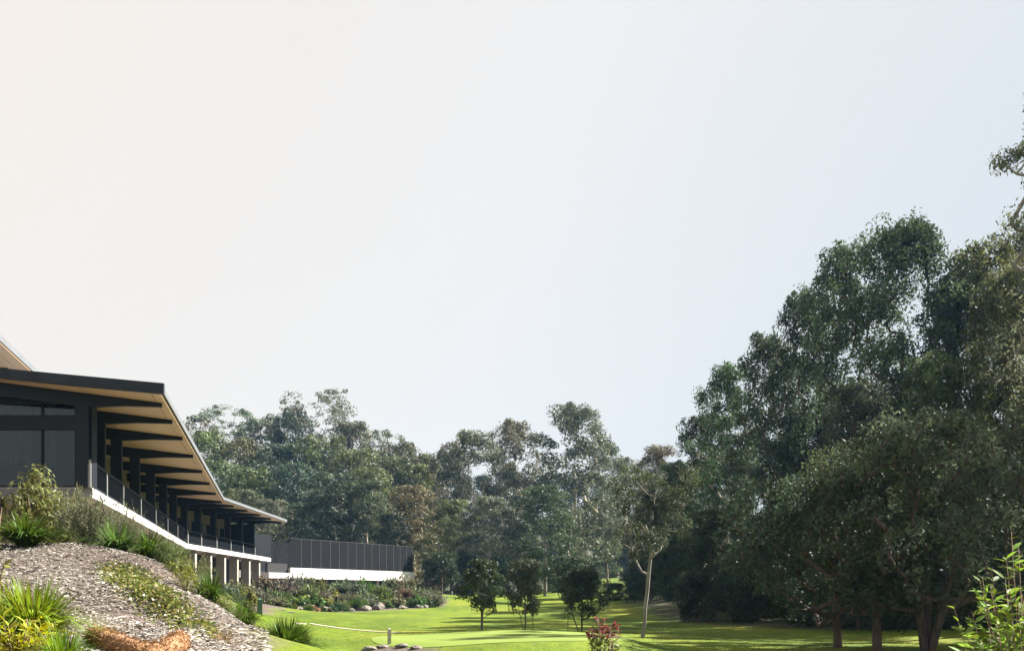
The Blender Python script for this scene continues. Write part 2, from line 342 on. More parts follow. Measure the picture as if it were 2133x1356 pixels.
def axis(segs):
    r = []
    for a, b, st in segs: r += list(np.arange(a, b - 1e-6, st))
    return np.array(r + [segs[-1][1]])
gx = axis([(-700, -120, 58), (-120, -50, 5), (-50, -20, 1.5), (-20, -13, 0.8), (-13, 9, 0.4), (9, 30, 1.2), (30, 70, 4), (70, 700, 63)])
gy = axis([(-200, -10, 20), (-10, 4, 1.5), (4, 56, 0.4), (56, 120, 1.1), (120, 260, 3.5), (260, 700, 40)])
GX, GY = np.meshgrid(gx, gy, indexing='ij')
GZ = terrain(GX, GY)
nx, ny = GX.shape; idx = np.arange(nx * ny).reshape(nx, ny)
fq = np.stack([idx[:-1, :-1], idx[1:, :-1], idx[1:, 1:], idx[:-1, 1:]], -1).reshape(-1, 4)
ground_me = np_mesh('ground', np.stack([GX, GY, GZ], -1).reshape(-1, 3), fq, True)
def vattr(me, nm, val):
    a = me.attributes.new(nm, 'FLOAT', 'POINT'); a.data.foreach_set('value', np.asarray(val, np.float32).ravel())
wob = 0.35 * np.sin(GX * 1.3 + GY * .7) + 0.25 * np.sin(GX * 2.9 - GY * 1.7)
vattr(ground_me, 'mulch', sstep(-0.35, 0.25, np.maximum(sdist(BED, GX, GY) + wob * .35, sdist(SOIL, GX, GY))))
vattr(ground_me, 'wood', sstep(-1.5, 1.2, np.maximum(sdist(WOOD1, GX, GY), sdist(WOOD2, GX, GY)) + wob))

def ground_mat():
    m, t, o = mat_new('ground')
    tc = N(t, 'ShaderNodeTexCoord'); ob = tc.outputs['Object']
    def noise_(scale, det=6, vec=ob, rough=.6):
        n = N(t, 'ShaderNodeTexNoise'); n.inputs['Scale'].default_value = scale; n.inputs['Detail'].default_value = det; n.inputs['Roughness'].default_value = rough; L(t, vec, n.inputs['Vector']); return n.outputs['Fac']
    def ramp(f, stops):
        r = N(t, 'ShaderNodeValToRGB'); es = r.color_ramp.elements
        es[0].position, es[0].color = stops[0][0], (*stops[0][1], 1); es[1].position, es[1].color = stops[-1][0], (*stops[-1][1], 1)
        for p, c in stops[1:-1]: q = es.new(p); q.color = (*c, 1)
        L(t, f, r.inputs[0]); return r.outputs[0]
    def mixc(f, a, b, bt='MIX'):
        n = N(t, 'ShaderNodeMixRGB', blend_type=bt)
        if isinstance(f, float): n.inputs[0].default_value = f
        else: L(t, f, n.inputs[0])
        L(t, a, n.inputs[1]); L(t, b, n.inputs[2]); return n.outputs[0]
    mp = N(t, 'ShaderNodeMapping'); mp.inputs['Scale'].default_value = (1, 0.45, 1); mp.inputs['Rotation'].default_value = (0, 0, .3); L(t, ob, mp.inputs[0])
    g1 = ramp(noise_(0.16, 5, mp.outputs[0]), [(0.32, (0.052, 0.090, 0.003)), (0.5, (0.100, 0.142, 0.004)), (0.68, (0.150, 0.165, 0.012))])
    g2 = ramp(noise_(1.7, 6, mp.outputs[0], .7), [(0.3, (0.5, 0.56, 0.5)), (0.7, (1.25, 1.2, 1.2))])
    g3 = ramp(noise_(14, 3), [(0.3, (0.6, 0.65, 0.55)), (0.7, (1.3, 1.25, 1.2))])
    grass = mixc(1.0, mixc(0.8, g1, g2, 'MULTIPLY'), g3, 'MULTIPLY')
    mul = mixc(1.0, ramp(noise_(7, 8, ob, .75), [(0.3, (0.04, 0.03, 0.025)), (0.55, (0.11, 0.09, 0.08)), (0.75, (0.19, 0.165, 0.15))]), ramp(noise_(0.9), [(.3, (.7, .66, .62)), (.7, (1.15, 1.12, 1.1))]), 'MULTIPLY')
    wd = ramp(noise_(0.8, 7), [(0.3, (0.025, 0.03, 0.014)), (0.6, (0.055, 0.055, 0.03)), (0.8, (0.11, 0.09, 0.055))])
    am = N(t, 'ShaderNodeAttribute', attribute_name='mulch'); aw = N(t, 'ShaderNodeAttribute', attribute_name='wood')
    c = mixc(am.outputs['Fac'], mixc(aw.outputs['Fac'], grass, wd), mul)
    b = N(t, 'ShaderNodeBsdfPrincipled'); b.inputs['Roughness'].default_value = 0.9; b.inputs['Specular IOR Level'].default_value = 0.15; L(t, c, b.inputs['Base Color'])
    bp = N(t, 'ShaderNodeBump'); bp.inputs['Strength'].default_value = 0.55; bp.inputs['Distance'].default_value = 0.08; L(t, noise_(5, 6, ob, .7), bp.inputs['Height']); L(t, bp.outputs[0], b.inputs['Normal'])
    L(t, b.outputs[0], o.inputs['Surface'])
    return m
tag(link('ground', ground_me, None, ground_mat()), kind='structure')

# putting green: a mown sheet over the plateau
rr = np.linspace(0, 1, 22); th = np.linspace(0, 2 * np.pi, 97)[:-1]
R_, T_ = np.meshgrid(rr, th, indexing='ij')
wv = 1 + 0.05 * np.sin(2 * T_ + .6) + 0.04 * np.sin(3 * T_ + 2)
PX = GC[0] + R_ * GA[0] * .97 * np.cos(T_) * wv; PY = GC[1] + R_ * GA[1] * .97 * np.sin(T_) * wv
PZ = terrain(PX, PY) + 0.012
n1, n2 = PX.shape; ii = np.arange(n1 * n2).reshape(n1, n2); jj = np.roll(ii, -1, 1)
gf = np.stack([ii[:-1], ii[1:], jj[1:], jj[:-1]], -1).reshape(-1, 4)
def green_mat():
    m, t, o = mat_new('mown_green'); tc = N(t, 'ShaderNodeTexCoord')
    nz = N(t, 'ShaderNodeTexNoise'); nz.inputs['Scale'].default_value = 0.5; nz.inputs['Detail'].default_value = 6; L(t, tc.outputs['Object'], nz.inputs['Vector'])
    r = N(t, 'ShaderNodeValToRGB'); r.color_ramp.elements[0].position = .3; r.color_ramp.elements[1].position = .72
    r.color_ramp.elements[0].color = (0.10, 0.150, 0.015, 1); r.color_ramp.elements[1].color = (0.135, 0.178, 0.028, 1); L(t, nz.outputs['Fac'], r.inputs[0])
    b = N(t, 'ShaderNodeBsdfPrincipled'); b.inputs['Roughness'].default_value = .85; b.inputs['Specular IOR Level'].default_value = .2; L(t, r.outputs[0], b.inputs['Base Color'])
    n2_ = N(t, 'ShaderNodeTexNoise'); n2_.inputs['Scale'].default_value = 30; L(t, tc.outputs['Object'], n2_.inputs['Vector'])
    bp = N(t, 'ShaderNodeBump'); bp.inputs['Strength'].default_value = .3; bp.inputs['Distance'].default_value = .02; L(t, n2_.outputs['Fac'], bp.inputs['Height']); L(t, bp.outputs[0], b.inputs['Normal'])
    L(t, b.outputs[0], o.inputs['Surface']); return m
tag(link('putting_green', np_mesh('putting_green', np.stack([PX, PY, PZ], -1).reshape(-1, 3), gf, True), None, green_mat()), kind='structure')

# ---------------------------------------------------------------- the long building
ZF, ZS = 4.33, 3.95            # deck top and underside
RZ, SLOPE = 7.70, 0.0925       # soffit height at the roof's edge, rise inland
OV = 2.80
A0 = Vector((-16.4, 40)); U1 = Vector((-0.2274, 1)).normalized(); N1 = Vector((U1.y, -U1.x))
L1 = 41.8
B0 = A0 + U1 * L1
U2 = Vector((-0.006, 1)).normalized(); N2 = Vector((U2.y, -U2.x)); L2 = 29.0
F1 = Frame(A0, U1, N1); F2 = Frame(B0, U2, N2)
T1 = [0.0, 3.95, 8.7, 15.0, 21.8, 28.5, 35.3]
T2 = [0.6, 4.2, 8.7, 13.3, 17.7, 22.3]
build = empty('clubhouse', (A0.x, A0.y, 1.5), 0, 'long two-storey building with a jutting timber-lined roof and a white-edged balcony', 'building')
build_inv = Matrix.Translation((-A0.x, -A0.y, -1.5))
def part(mb, name, mat, parent=build, bevel=0, smooth=False):
    """mesh in world coordinates, parented under the building"""
    me = mb.mesh(name, smooth); me.transform(build_inv)
    o = link(name, me, parent, mat)
    if bevel:
        b = o.modifiers.new('bevel', 'BEVEL'); b.width = bevel; b.segments = 1; b.limit_method = 'ANGLE'
    return o

E2 = B0 + U2 * L2
slab = part(MB().prism([tuple(A0), tuple(B0), tuple(E2), (-44, E2.y), (-50, 80), (-44, 40)], ZS, ZF), 'balcony_slab', M_WHITE)
part(MB().prism([(A0.x + 0.02, A0.y - 0.012), (A0.x + 0.02, A0.y - 0.003), (-44, A0.y - .003), (-44, A0.y - .012)][::-1], ZS + .02, ZF - .02), 'slab_end_shade', simple('shade_grey', (0.15, 0.15, 0.155), var=.1), slab)  # added thin sheet; its grey is the near end's shade put in as colour

# roof: a shallow metal sheet that rises inland, ply soffit panels below it, tapering rafters
def roof_z(n): return RZ + SLOPE * (OV - n)
mit = (N1 + N2).normalized(); mk = 1 / mit.dot(N1)
def roof_pt(sec, u, n):     # plan point; u beyond the kink is mitred by the caller
    f = F1 if sec == 1 else F2
    p = f.p(u, n, 0); return Vector((p.x, p.y))
def kink(n): return B0 + mit * (n * mk)
roof = empty('roof'); roof.parent = build
RS, RE = -2.1, 23.8
FYR = F1.p(RS, OV, 0).y + .12
for sec in (1, 2):
    for nm, na, nb, za, zb, mt_ in (('roof_sheet', OV + .05, -10, 0.10, 0.34, M_ZINC),):
        if sec == 1: pl = [roof_pt(1, (FYR - A0.y - N1.y * na) / U1.y, na), kink(na), kink(nb), roof_pt(1, (FYR - A0.y - N1.y * nb) / U1.y, nb)]
        else: pl = [kink(na), roof_pt(2, RE, na), roof_pt(2, RE, nb), kink(nb)]
        ns = [na, na, nb, nb] if sec == 1 else [na, na, nb, nb]
        vs = [(p.x, p.y, roof_z(k) + za) for p, k in zip(pl, ns)] + [(p.x, p.y, roof_z(k) + zb) for p, k in zip(pl, ns)]
        part(MB().hexa(vs), nm, mt_, roof)
# bays between rafters
def u_or_kink(sec, u, n):
    if u == 'f': return roof_pt(1, (FYR - A0.y - N1.y * n) / U1.y, n)
    return kink(n) if u == 'k' else roof_pt(sec, u, n)
bays = []
b1 = ['f'] + T1 + ['k']; b2 = ['k'] + T2[0:] + [RE - .05]
for s_, lst in ((1, b1), (2, b2)):
    for a, b in zip(lst, lst[1:]):
        bays.append((s_, a, b))
strips = [(OV - .04, 2.42), (2.40, -0.25), (-0.27, -9.5)]
for sec, a, b in bays:
    for na, nb in strips:
        pts = [(u_or_kink(sec, a, na), na), (u_or_kink(sec, b, na), na), (u_or_kink(sec, b, nb), nb), (u_or_kink(sec, a, nb), nb)]
        vs = []
        cen = sum((p for p, _ in pts), Vector((0, 0))) / 4
        for dz in (0, 0.05):
            for p, k in pts:
                q_ = p + (cen - p).normalized() * 0.008
                vs.append((q_.x, q_.y, roof_z(k) + dz))
        part(MB().hexa(vs), 'soffit_panel', M_PLY, roof)
def rafter(f, t, nend=-8):
    mb = MB(); h = 0.11
    prof = [(OV - .2, -.004, -.15), (1.2, -.004, -.30), (0.0, -.004, -.50), (-0.6, -.004, -.52), (nend, -.004, -.52)]
    for (na, ta, ba), (nb, tb, bb) in zip(prof, prof[1:]):
        mb.hexa([f.p(t - h, na, roof_z(na) + ba), f.p(t + h, na, roof_z(na) + ba), f.p(t + h, nb, roof_z(nb) + bb), f.p(t - h, nb, roof_z(nb) + bb),
                 f.p(t - h, na, roof_z(na) + ta), f.p(t + h, na, roof_z(na) + ta), f.p(t + h, nb, roof_z(nb) + tb), f.p(t - h, nb, roof_z(nb) + tb)])
    part(mb, 'rafter', M_NAVY, roof)
    c = MB(); f.box(c, t - .16, t + .16, -.62, -.12, ZF, roof_z(-.3) - .4); part(c, 'column', M_NAVY, build, .01)
for t_ in T1: rafter(F1, t_)
for t_ in T2: rafter(F2, t_)
# fascia at the near end, end gutter, far end fascia
fy = F1.p(RS, OV, 0).y
fm = MB(); xe = F1.p(RS, OV + .1, 0).x
fm.hexa([(xe, fy - .06, RZ - .02), (xe - .01, fy + .1, RZ - .02), (-34, fy + .1, RZ + SLOPE * (xe + 34)), (-34, fy - .06, RZ + SLOPE * (xe + 34)),
         (xe, fy - .06, RZ + .39), (xe - .01, fy + .1, RZ + .39), (-34, fy + .1, RZ + .39 + SLOPE * (xe + 34)), (-34, fy - .06, RZ + .38 + SLOPE * (xe + 34))])
part(fm, 'fascia', M_FASCIA, roof)
# upper roof behind, parallel to the first facade
ur = empty('upper_roof'); ur.parent = build
FU = Frame((X(62, 46), 46), U1, N1); UZ = 10.28
mb = MB(); FU.box(mb, -9, 22, -9, 0, UZ + .06, UZ + .32); part(mb, 'roof_sheet', M_ZINC, ur)
for a, b in zip(np.arange(-8.8, 22, 4.4), np.arange(-4.4, 26, 4.4)):
    for na, nb in ((-.05, -.55), (-.57, -4), (-4.02, -8.9)):
        mb = MB(); FU.box(mb, a + .01, b - .01, nb, na, UZ, UZ + .05); part(mb, 'soffit_panel', M_PLY, ur)
    mb = MB(); FU.box(mb, b - .1, b + .1, -8.5, -.9, UZ - .24, UZ - .003); part(mb, 'rafter', M_NAVY, ur)
mb = MB(); FU.box(mb, -8.9, 22, -8.9, -8.6, 7.0, UZ - .01); part(mb, 'wall', M_TAN, ur)
# walls of the upper floor, set back from the balcony
def backwall(f, ua, ub, n, ts):
    mb = MB(); f.box(mb, ua, ub, n - .2, n, ZF + .002, roof_z(n) - .06); part(mb, 'wall', M_INT, build)
    k = ua + .35
    while k < ub - 1.6:
        mb = MB(); f.box(mb, k, k + 1.25, n + .01, n + .06, ZF + .05, ZF + 2.5); wd = part(mb, 'window', M_NAVY, build)
        mb = MB(); f.box(mb, k + .08, k + 1.17, n + .065, n + .075, ZF + .15, ZF + 2.42); part(mb, 'pane', M_GLASS, wd)
        mb = MB(); f.box(mb, k + .57, k + .68, n + .068, n + .10, ZF + .05, ZF + 2.48); part(mb, 'mullion', M_NAVY, wd)
        k += 2.25
backwall(F1, 1.8, L1 - .4, -2.6, T1); backwall(F2, .4, 22.3, -2.6, T2)
mb = MB(); F2.box(mb, 22.4, 22.6, -9, -.2, ZF + .003, roof_z(0) - .5); part(mb, 'end_wall', M_NAVY, build)
# balcony railing
def railing(f, ts, end):
    for i, (a, b) in enumerate(zip(ts, ts[1:] + [end])):
        mb = MB(); f.box(mb, a - .035, a + .035, -.12, -.04, ZF, ZF + 1.08); part(mb, 'rail_post', M_POSTM, build)
        mb = MB(); f.box(mb, a, b, -.13, -.05, ZF + 1.0, ZF + 1.10); f.box(mb, a, b, -.10, -.06, ZF + .08, ZF + .13)
        k = a + .12
        while k < b - .05:
            f.box(mb, k - .008, k + .008, -.09, -.07, ZF + .13, ZF + 1.0); k += .115
        rl = part(mb, 'railing', M_NAVY, build)
        mb = MB(); f.box(mb, a + .05, b - .05, -.115, -.11, ZF + .14, ZF + .86); part(mb, 'rail_panel', M_RAILP, rl)
railing(F1, T1, L1 - .1); railing(F2, T2, 22.3)
FF = Frame((A0.x, A0.y + .15), (-1, 0), (0, -1))       # the near end, facing the camera
# near end glazing
GZ0 = [(ZF + .1, 6.62), (7.18, 7.62)]
mb = MB(); FF.box(mb, .05, .5, -.45, .06, ZF, 7.9); part(mb, 'corner_column', M_NAVY, build)
mb = MB(); FF.box(mb, .5, 20, -.3, .02, 6.62, 7.18); FF.box(mb, .5, 20, -.3, .02, ZF, ZF + .1); zt = lambda u: RZ + SLOPE * (OV + u) - .06
mb.hexa([FF.p(.5, -.25, 7.62), FF.p(.5, .03, 7.62), FF.p(16, .03, 7.62), FF.p(16, -.25, 7.62), FF.p(.5, -.25, zt(.5)), FF.p(.5, .03, zt(.5)), FF.p(16, .03, zt(16)), FF.p(16, -.25, zt(16))]); part(mb, 'glazing_frame', M_NAVY, build)
for i, uu in enumerate([.5, 2.05, 4.1, 6.15, 8.2, 10.25]):
    un = [2.05, 4.1, 6.15, 8.2, 10.25, 12.3][i]
    for za, zb in GZ0:
        mb = MB(); FF.box(mb, uu + .03, un - .03, -.12, -.10, za, zb); part(mb, 'pane', M_GLASS, build)
        mb = MB(); FF.box(mb, un - .03, un + .03, -.2, -.02, za, zb); part(mb, 'mullion', M_NAVY, build)
for (ua, ub) in ((.55, 1.05), (1.75, 2.0), (2.7, 5.2), (6.4, 9.5)):
    mb = MB(); nseg = int((ub - ua) / .06)
    for k in range(nseg):
        a = ua + k * .06; o1 = .05 * math.sin(k * 1.9); o2 = .05 * math.sin((k + 1) * 1.9)
        mb.hexa([FF.p(a, -.55 + o1, 5.2), FF.p(a, -.53 + o1, 5.2), FF.p(a + .06, -.53 + o2, 5.2), FF.p(a + .06, -.55 + o2, 5.2), FF.p(a, -.55 + o1, 7.7), FF.p(a, -.53 + o1, 7.7), FF.p(a + .06, -.53 + o2, 7.7), FF.p(a + .06, -.55 + o2, 7.7)])
    part(mb, 'curtain', M_CURT, build)
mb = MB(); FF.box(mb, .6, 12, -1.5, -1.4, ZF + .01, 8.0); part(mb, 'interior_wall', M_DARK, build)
mb = MB()
for k in np.arange(.55, 14, .13): FF.box(mb, k, k + .045, -.33, -.31, ZF + .1, ZF + .95)
FF.box(mb, .5, 14, -.35, -.30, ZF + .95, ZF + 1.0); part(mb, 'inner_balustrade', M_NAVY, build)
# below the deck
mb = MB(); F1.box(mb, .5, L1 - .2, -3.2, -2.9, 0.2, ZS - .01); part(mb, 'lower_wall', M_TAN, build)
mb = MB(); FF.box(mb, 3.2, 26, -1.6, -1.3, 0.2, ZS - .01); part(mb, 'lower_wall', M_TAN, build)
for t_ in [1.2, 4.8, 9, 13.5, 18, 24, 30, 36]:
    mb = MB(); F1.box(mb, t_, t_ + .32, -2.9, -.7, ZS - .34, ZS - .006); part(mb, 'deck_beam', M_CONC, build, .01)
for u_ in [1.0, 4.2, 7.5]:
    mb = MB(); FF.box(mb, u_, u_ + 2.1, -1.28, -.8, ZS - .36, ZS - .006); part(mb, 'deck_beam', M_CONC, build, .01)
for i, t_ in enumerate([-1.5, 3.2, 7.6, 12.0, 16.4, 20.9, 25.0]):
    mb = MB(); F2.box(mb, t_, t_ + .5, -1.08, -.3, -0.6, ZS - .006); part(mb, 'pier', M_CONC, build, .012)
    mb = MB(); F2.box(mb, t_ + 1.3, t_ + 3.4, -2.55, -2.45, 1.2, 3.5); wn = part(mb, 'lower_window', M_NAVY, build)
    mb = MB(); F2.box(mb, t_ + 1.4, t_ + 3.3, -2.44, -2.43, 1.3, 3.4); part(mb, 'pane', M_GLASS, wn)
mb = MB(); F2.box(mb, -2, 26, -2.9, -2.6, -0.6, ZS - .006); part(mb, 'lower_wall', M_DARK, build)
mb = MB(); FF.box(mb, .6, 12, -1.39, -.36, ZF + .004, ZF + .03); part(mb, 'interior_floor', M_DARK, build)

# ---------------------------------------------------------------- netted terrace beyond
Q0 = Vector((X(605, 115), 115)); Q1 = Vector((X(859, 134), 134)); U3 = (Q1 - Q0).normalized(); L3 = (Q1 - Q0).length
F3 = Frame(Q0, U3, (U3.y, -U3.x))
terr = empty('netted_terrace', (Q0.x, Q0.y, 0.5), 0, 'low white terrace fenced with dark mesh screens beyond the long building', 'building')
terr_inv = Matrix.Translation((-Q0.x, -Q0.y, -0.5))
def tpart(mb, name, mat, parent=terr):
    me = mb.mesh(name); me.transform(terr_inv); return link(name, me, parent, mat)
mb = MB(); F3.box(mb, -.1, L3 + .3, -12, .12, 2.86, 3.46); tpart(mb, 'ledge', M_WHITE)
mb = MB(); F3.box(mb, -3.4, L3 + .3, -12, .10, 2.24, 2.855); tpart(mb, 'ledge', M_WHITE)
for k in (7.6, 9.3):
    mb = MB(); F3.box(mb, k, k + .05, .10, .125, 2.3, 2.84); tpart(mb, 'drain_strip', M_CONC)
nS = 15
edges = np.cumsum([0] + [1 + .02 * (nS - i) for i in range(nS)]); edges = edges / edges[-1] * L3
for i in range(nS):
    a, b = edges[i], edges[i + 1]
    mb = MB(); F3.box(mb, a + .05, b - .05, -.03, .0, 3.47, 6.72); tpart(mb, 'mesh_screen', M_SCREEN)
    mb = MB(); F3.box(mb, b - .05, b + .05, -.08, .03, 3.46, 6.74); tpart(mb, 'screen_post', M_BLACK)
mb = MB(); F3.box(mb, 0, L3, -.06, .02, 6.72, 6.79); F3.box(mb, 0, L3, -.05, -.035, 4.95, 5.0); tpart(mb, 'top_rail', M_BLACK)
for i in range(10):     # side screens on the left end and the back
    mb = MB(); F3.box(mb, 0 + i * L3 / 10, (i + 1) * L3 / 10 - .08, -9.0, -8.97, 3.47, 6.9); tpart(mb, 'mesh_screen', M_SCREEN)
mb = MB(); F3.box(mb, -3.2, -.05, -3.2, -3.0, 3.0, 7.2); tpart(mb, 'side_wall', M_NAVY)
mb = MB(); F3.box(mb, -8.5, -3.3, -4.2, -4.0, 1.0, 7.5); tpart(mb, 'side_wall', simple('grey_panel', (0.05, 0.05, 0.055), var=.2))
mb = MB(); F3.box(mb, -3.3, -.1, -.6, -.2, 2.86, 3.9); tpart(mb, 'planter_box', M_BLACK)
mb = MB(); F3.box(mb, -2.3, -2.0, -2.98, -2.9, 4.3, 4.75); tpart(mb, 'notice', M_WHITE)
mb = MB(); F3.box(mb, -9, -3.45, -3.2, -2.8, 2.3, 3.1); tpart(mb, 'side_parapet', M_CONC)
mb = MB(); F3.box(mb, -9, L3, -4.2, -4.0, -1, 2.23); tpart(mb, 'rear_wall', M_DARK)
for k in (1.5, 6.5, 11.5, 16.0, 20.5):
    mb = MB(); F3.box(mb, k, k + .28, -.9, -.6, -.8, 2.235); tpart(mb, 'support_post', M_CONC if k != 16.0 else M_WHITE)
for k in (-1.5, 3.5, 8.5, 13.5):
    mb = MB(); F3.box(mb, k, k + 3.4, -3.98, -3.95, .6, 1.95); tpart(mb, 'lower_window', M_GLASS)
mb = MB(); F3.box(mb, -1.6, -1.45, -1.2, -1.05, -.5, 2.235); F3.box(mb, -3.2, -1.45, -1.2, -1.05, 2.05, 2.236); tpart(mb, 'door_frame', M_TAN)

# ---------------------------------------------------------------- vegetation generators
def unit(v): return v / np.maximum(np.linalg.norm(v, axis=-1, keepdims=True), 1e-9)
def rhombs(c, ax, nr, Ln, Wd):
    """leaf-shaped quads"""
    ax = unit(ax); sd_ = unit(np.cross(ax, nr)); Ln = np.asarray(Ln)[:, None]; Wd = np.asarray(Wd)[:, None]
    v = np.stack([c - ax * Ln * .5, c + sd_ * Wd * .5 - ax * Ln * .08, c + ax * Ln * .5, c - sd_ * Wd * .5 - ax * Ln * .08], 1)
    n = len(c); return v.reshape(-1, 3), np.arange(n * 4).reshape(n, 4)
def clump_leaves(rng, C_, R_, per, Ln, asp=.45, flat=.72, up=-.35, droop=.5, ncoh=1.0):
    K_ = len(C_); n = K_ * per
    d = unit(rng.normal(size=(n, 3))); d[:, 2] = np.where(d[:, 2] < up, -d[:, 2], d[:, 2])
    cc = np.repeat(C_, per, 0); r = np.repeat(R_, per)
    rho = rng.uniform(0.35, 1, n) ** .35
    wob_ = 1 + .25 * np.sin(d[:, 0] * 5 + cc[:, 0] * 3) * np.sin(d[:, 1] * 6 + cc[:, 1] * 2)
    p = cc + d * (r * rho * wob_)[:, None] * np.array([1, 1, flat])
    nr = unit(d * ncoh + rng.normal(size=(n, 3)) * .28)
    ax = np.cross(nr, rng.normal(size=(n, 3))); ax = unit(ax) + np.array([0, 0, -droop])
    l = Ln * rng.uniform(.6, 1.35, n)
    return rhombs(p, ax, nr, l, l * asp)

def tree_geo(seed, H, Wd, cb, prof, nl, lr, nc, cr, per, leafL, tr, lean=(0, 0), nfork=1, trunk_top=.6, flat=.92, asp=.45, sides=6, droop=.5, r_tip=.02, extra=None, jit=.09, up=-.85):
    rng = np.random.default_rng(seed)
    lobes = []
    ga = rng.uniform(0, 6.28)
    for i in range(nl):
        h = cb + (1 - cb) * ((i + .5 + rng.uniform(-.35, .35)) / nl)
        Rm = prof((h - cb) / (1 - cb)) * Wd / 2
        rl = lr * Wd * rng.uniform(.7, 1.3)
        ga += 2.4 + rng.uniform(-.5, .5)
        rad = max(0, Rm - rl * .7) * math.sqrt(rng.uniform(.15, 1))
        lobes.append((rad * math.cos(ga) + lean[0] * h * H, rad * math.sin(ga) + lean[1] * h * H, min(h * H, H - rl * .62), rl))
    if extra: lobes += extra
    cl = []; cR = []
    for (x, y, z, r) in lobes:
        d = unit(rng.normal(size=(nc, 3))); d[:, 2] = np.where(d[:, 2] < -.6, -d[:, 2], d[:, 2])
        q = np.array([x, y, z]) + d * r * rng.uniform(.55, 1.0, (nc, 1)) * np.array([1, 1, 1.0])
        q[:, 2] = np.maximum(q[:, 2], cr * .7)
        cl.append(q); cR.append(cr * rng.uniform(.6, 1.35, nc))
    cl = np.concatenate(cl); cR = np.concatenate(cR)
    cl[:, 2] = np.minimum(cl[:, 2], H - cR * flat * .9)
    v, f = clump_leaves(rng, cl, cR, per, leafL, asp=asp, flat=flat, droop=droop, up=up)
    # skeleton
    pos = []; par = []; istrunk = []
    ns = 7; top = trunk_top * H
    for s in range(ns + 1):
        h = s / ns * top
        j = jit * .5 * H * .1
        pos.append(np.array([lean[0] * h + rng.uniform(-j, j) * (s > 0), lean[1] * h + rng.uniform(-j, j) * (s > 0), h])); par.append(s - 1); istrunk.append(True)
    base_i = int(ns * .45)
    fork = pos[base_i]
    for _ in range(nfork - 1):      # further stems from the ground
        a = rng.uniform(0, 6.28); k0 = len(pos); r0 = rng.uniform(.05, .09) * H
        pos.append(np.array([math.cos(a) * .15, math.sin(a) * .15, 0.0])); par.append(-1); istrunk.append(True)
        for s in range(1, 5):
            pos.append(np.array([math.cos(a) * (r0 * s / 2 + .15) + lean[0] * s / 4 * top * .8, math.sin(a) * (r0 * s / 2 + .15), s / 4 * top * .8])); par.append(len(pos) - 2); istrunk.append(True)
    order = np.argsort(np.linalg.norm(cl - fork, axis=1))
    for i in order:
        c = cl[i]; PA = np.array(pos); d = np.linalg.norm(PA - c, axis=1)
        cost = d + 1.5 * np.maximum(0, PA[:, 2] - c[2] + .55 * d)
        cost[:base_i] += 50 if base_i else 0
        cost = np.where(PA[:, 2] < cb * H * .55, cost + 40, cost)
        k = int(np.argmin(cost)); dd = d[k]
        m = (pos[k] * .5 + c * .5) + rng.normal(size=3) * dd * jit - np.array([0, 0, .06 * dd])
        pos.append(m); par.append(k); istrunk.append(False); pos.append(c); par.append(len(pos) - 2); istrunk.append(False)
    n = len(pos); cnt = np.zeros(n)
    haschild = np.zeros(n, bool)
    for i in range(n):
        if par[i] >= 0: haschild[par[i]] = True
    cnt[~haschild] = 1
    for i in range(n - 1, -1, -1):
        if par[i] >= 0: cnt[par[i]] += cnt[i]
    tot = cnt[0] if nfork == 1 else cnt.max()
    rad = np.maximum(tr * (cnt / tot) ** .5, r_tip)
    pos = np.array(pos)
    for i in range(n):
        if istrunk[i]: rad[i] = max(rad[i], tr * (1 - .62 * pos[i, 2] / top) * (.9 if par[i] >= 0 else 1.12) * (1 if i <= ns else .75))
    ids = [i for i in range(n) if par[i] >= 0]
    a = pos[[par[i] for i in ids]]; b = pos[ids]; rb = rad[ids]
    ra = np.array([rad[par[i]] if istrunk[i] else min(rad[par[i]], rad[i] * 1.25) for i in ids])
    t = unit(b - a); s1 = unit(np.cross(t, np.array([.31, .17, .93]) + 0 * t)); s2 = np.cross(t, s1)
    an = np.linspace(0, 2 * np.pi, sides + 1)[:-1]
    ring = s1[:, None] * np.cos(an)[None, :, None] + s2[:, None] * np.sin(an)[None, :, None]
    va = a[:, None] + ring * ra[:, None, None]; vb = b[:, None] + ring * rb[:, None, None]
    tv = np.concatenate([va, vb], 1).reshape(-1, 3); m_ = len(ids)
    off = (np.arange(m_) * 2 * sides)[:, None]; j = np.arange(sides); j2 = (j + 1) % sides
    tf = np.stack([off + j, off + j2, off + j2 + sides, off + j + sides], -1).reshape(-1, 4)
    tm = np_mesh('trunk', tv, tf, True); tm.materials.append(M_BARK)
    return tm, v, f
def leaf_mesh(v, f, mat):
    me = np_mesh('crown', v, f); me.materials.append(mat); return me

P_dome = lambda h: math.sqrt(max(0, 1 - (max(0, h - .35) / .68) ** 2)) * min(1, .62 + h * 1.3)
P_tall = lambda h: math.sqrt(max(0.02, 1 - (max(0, h - .3) / .72) ** 2)) * min(1, .5 + h * 1.4)
P_flat = lambda h: .75 + .35 * h - .35 * max(0, h - .7) / .3
PROTO = {}
def proto(key, H, Wd, near=False, **kw):
    tm, v, f = tree_geo(H=H, Wd=Wd, **kw)
    PROTO[key] = (tm, leaf_mesh(v, f, M_LEAF_NEAR if near else M_LEAF), H, Wd)
for i in range(5):
    proto(f'hill{i}', 22, 12, seed=10 + i, cb=.06, prof=P_dome, nl=28, lr=.19, nc=5, cr=1.2, per=115, leafL=.40, tr=.22)
for i in range(2):
    proto(f'umb{i}', 24, 15, seed=30 + i, cb=.5, prof=P_flat, nl=20, lr=.13, nc=7, cr=.85, per=45, leafL=.36, tr=.22, flat=.55, trunk_top=.7)
for i in range(3):
    proto(f'mid{i}', 26, 12, seed=40 + i, cb=.12, prof=P_tall, nl=36, lr=.17, nc=5, cr=1.1, per=110, leafL=.38, tr=.25)
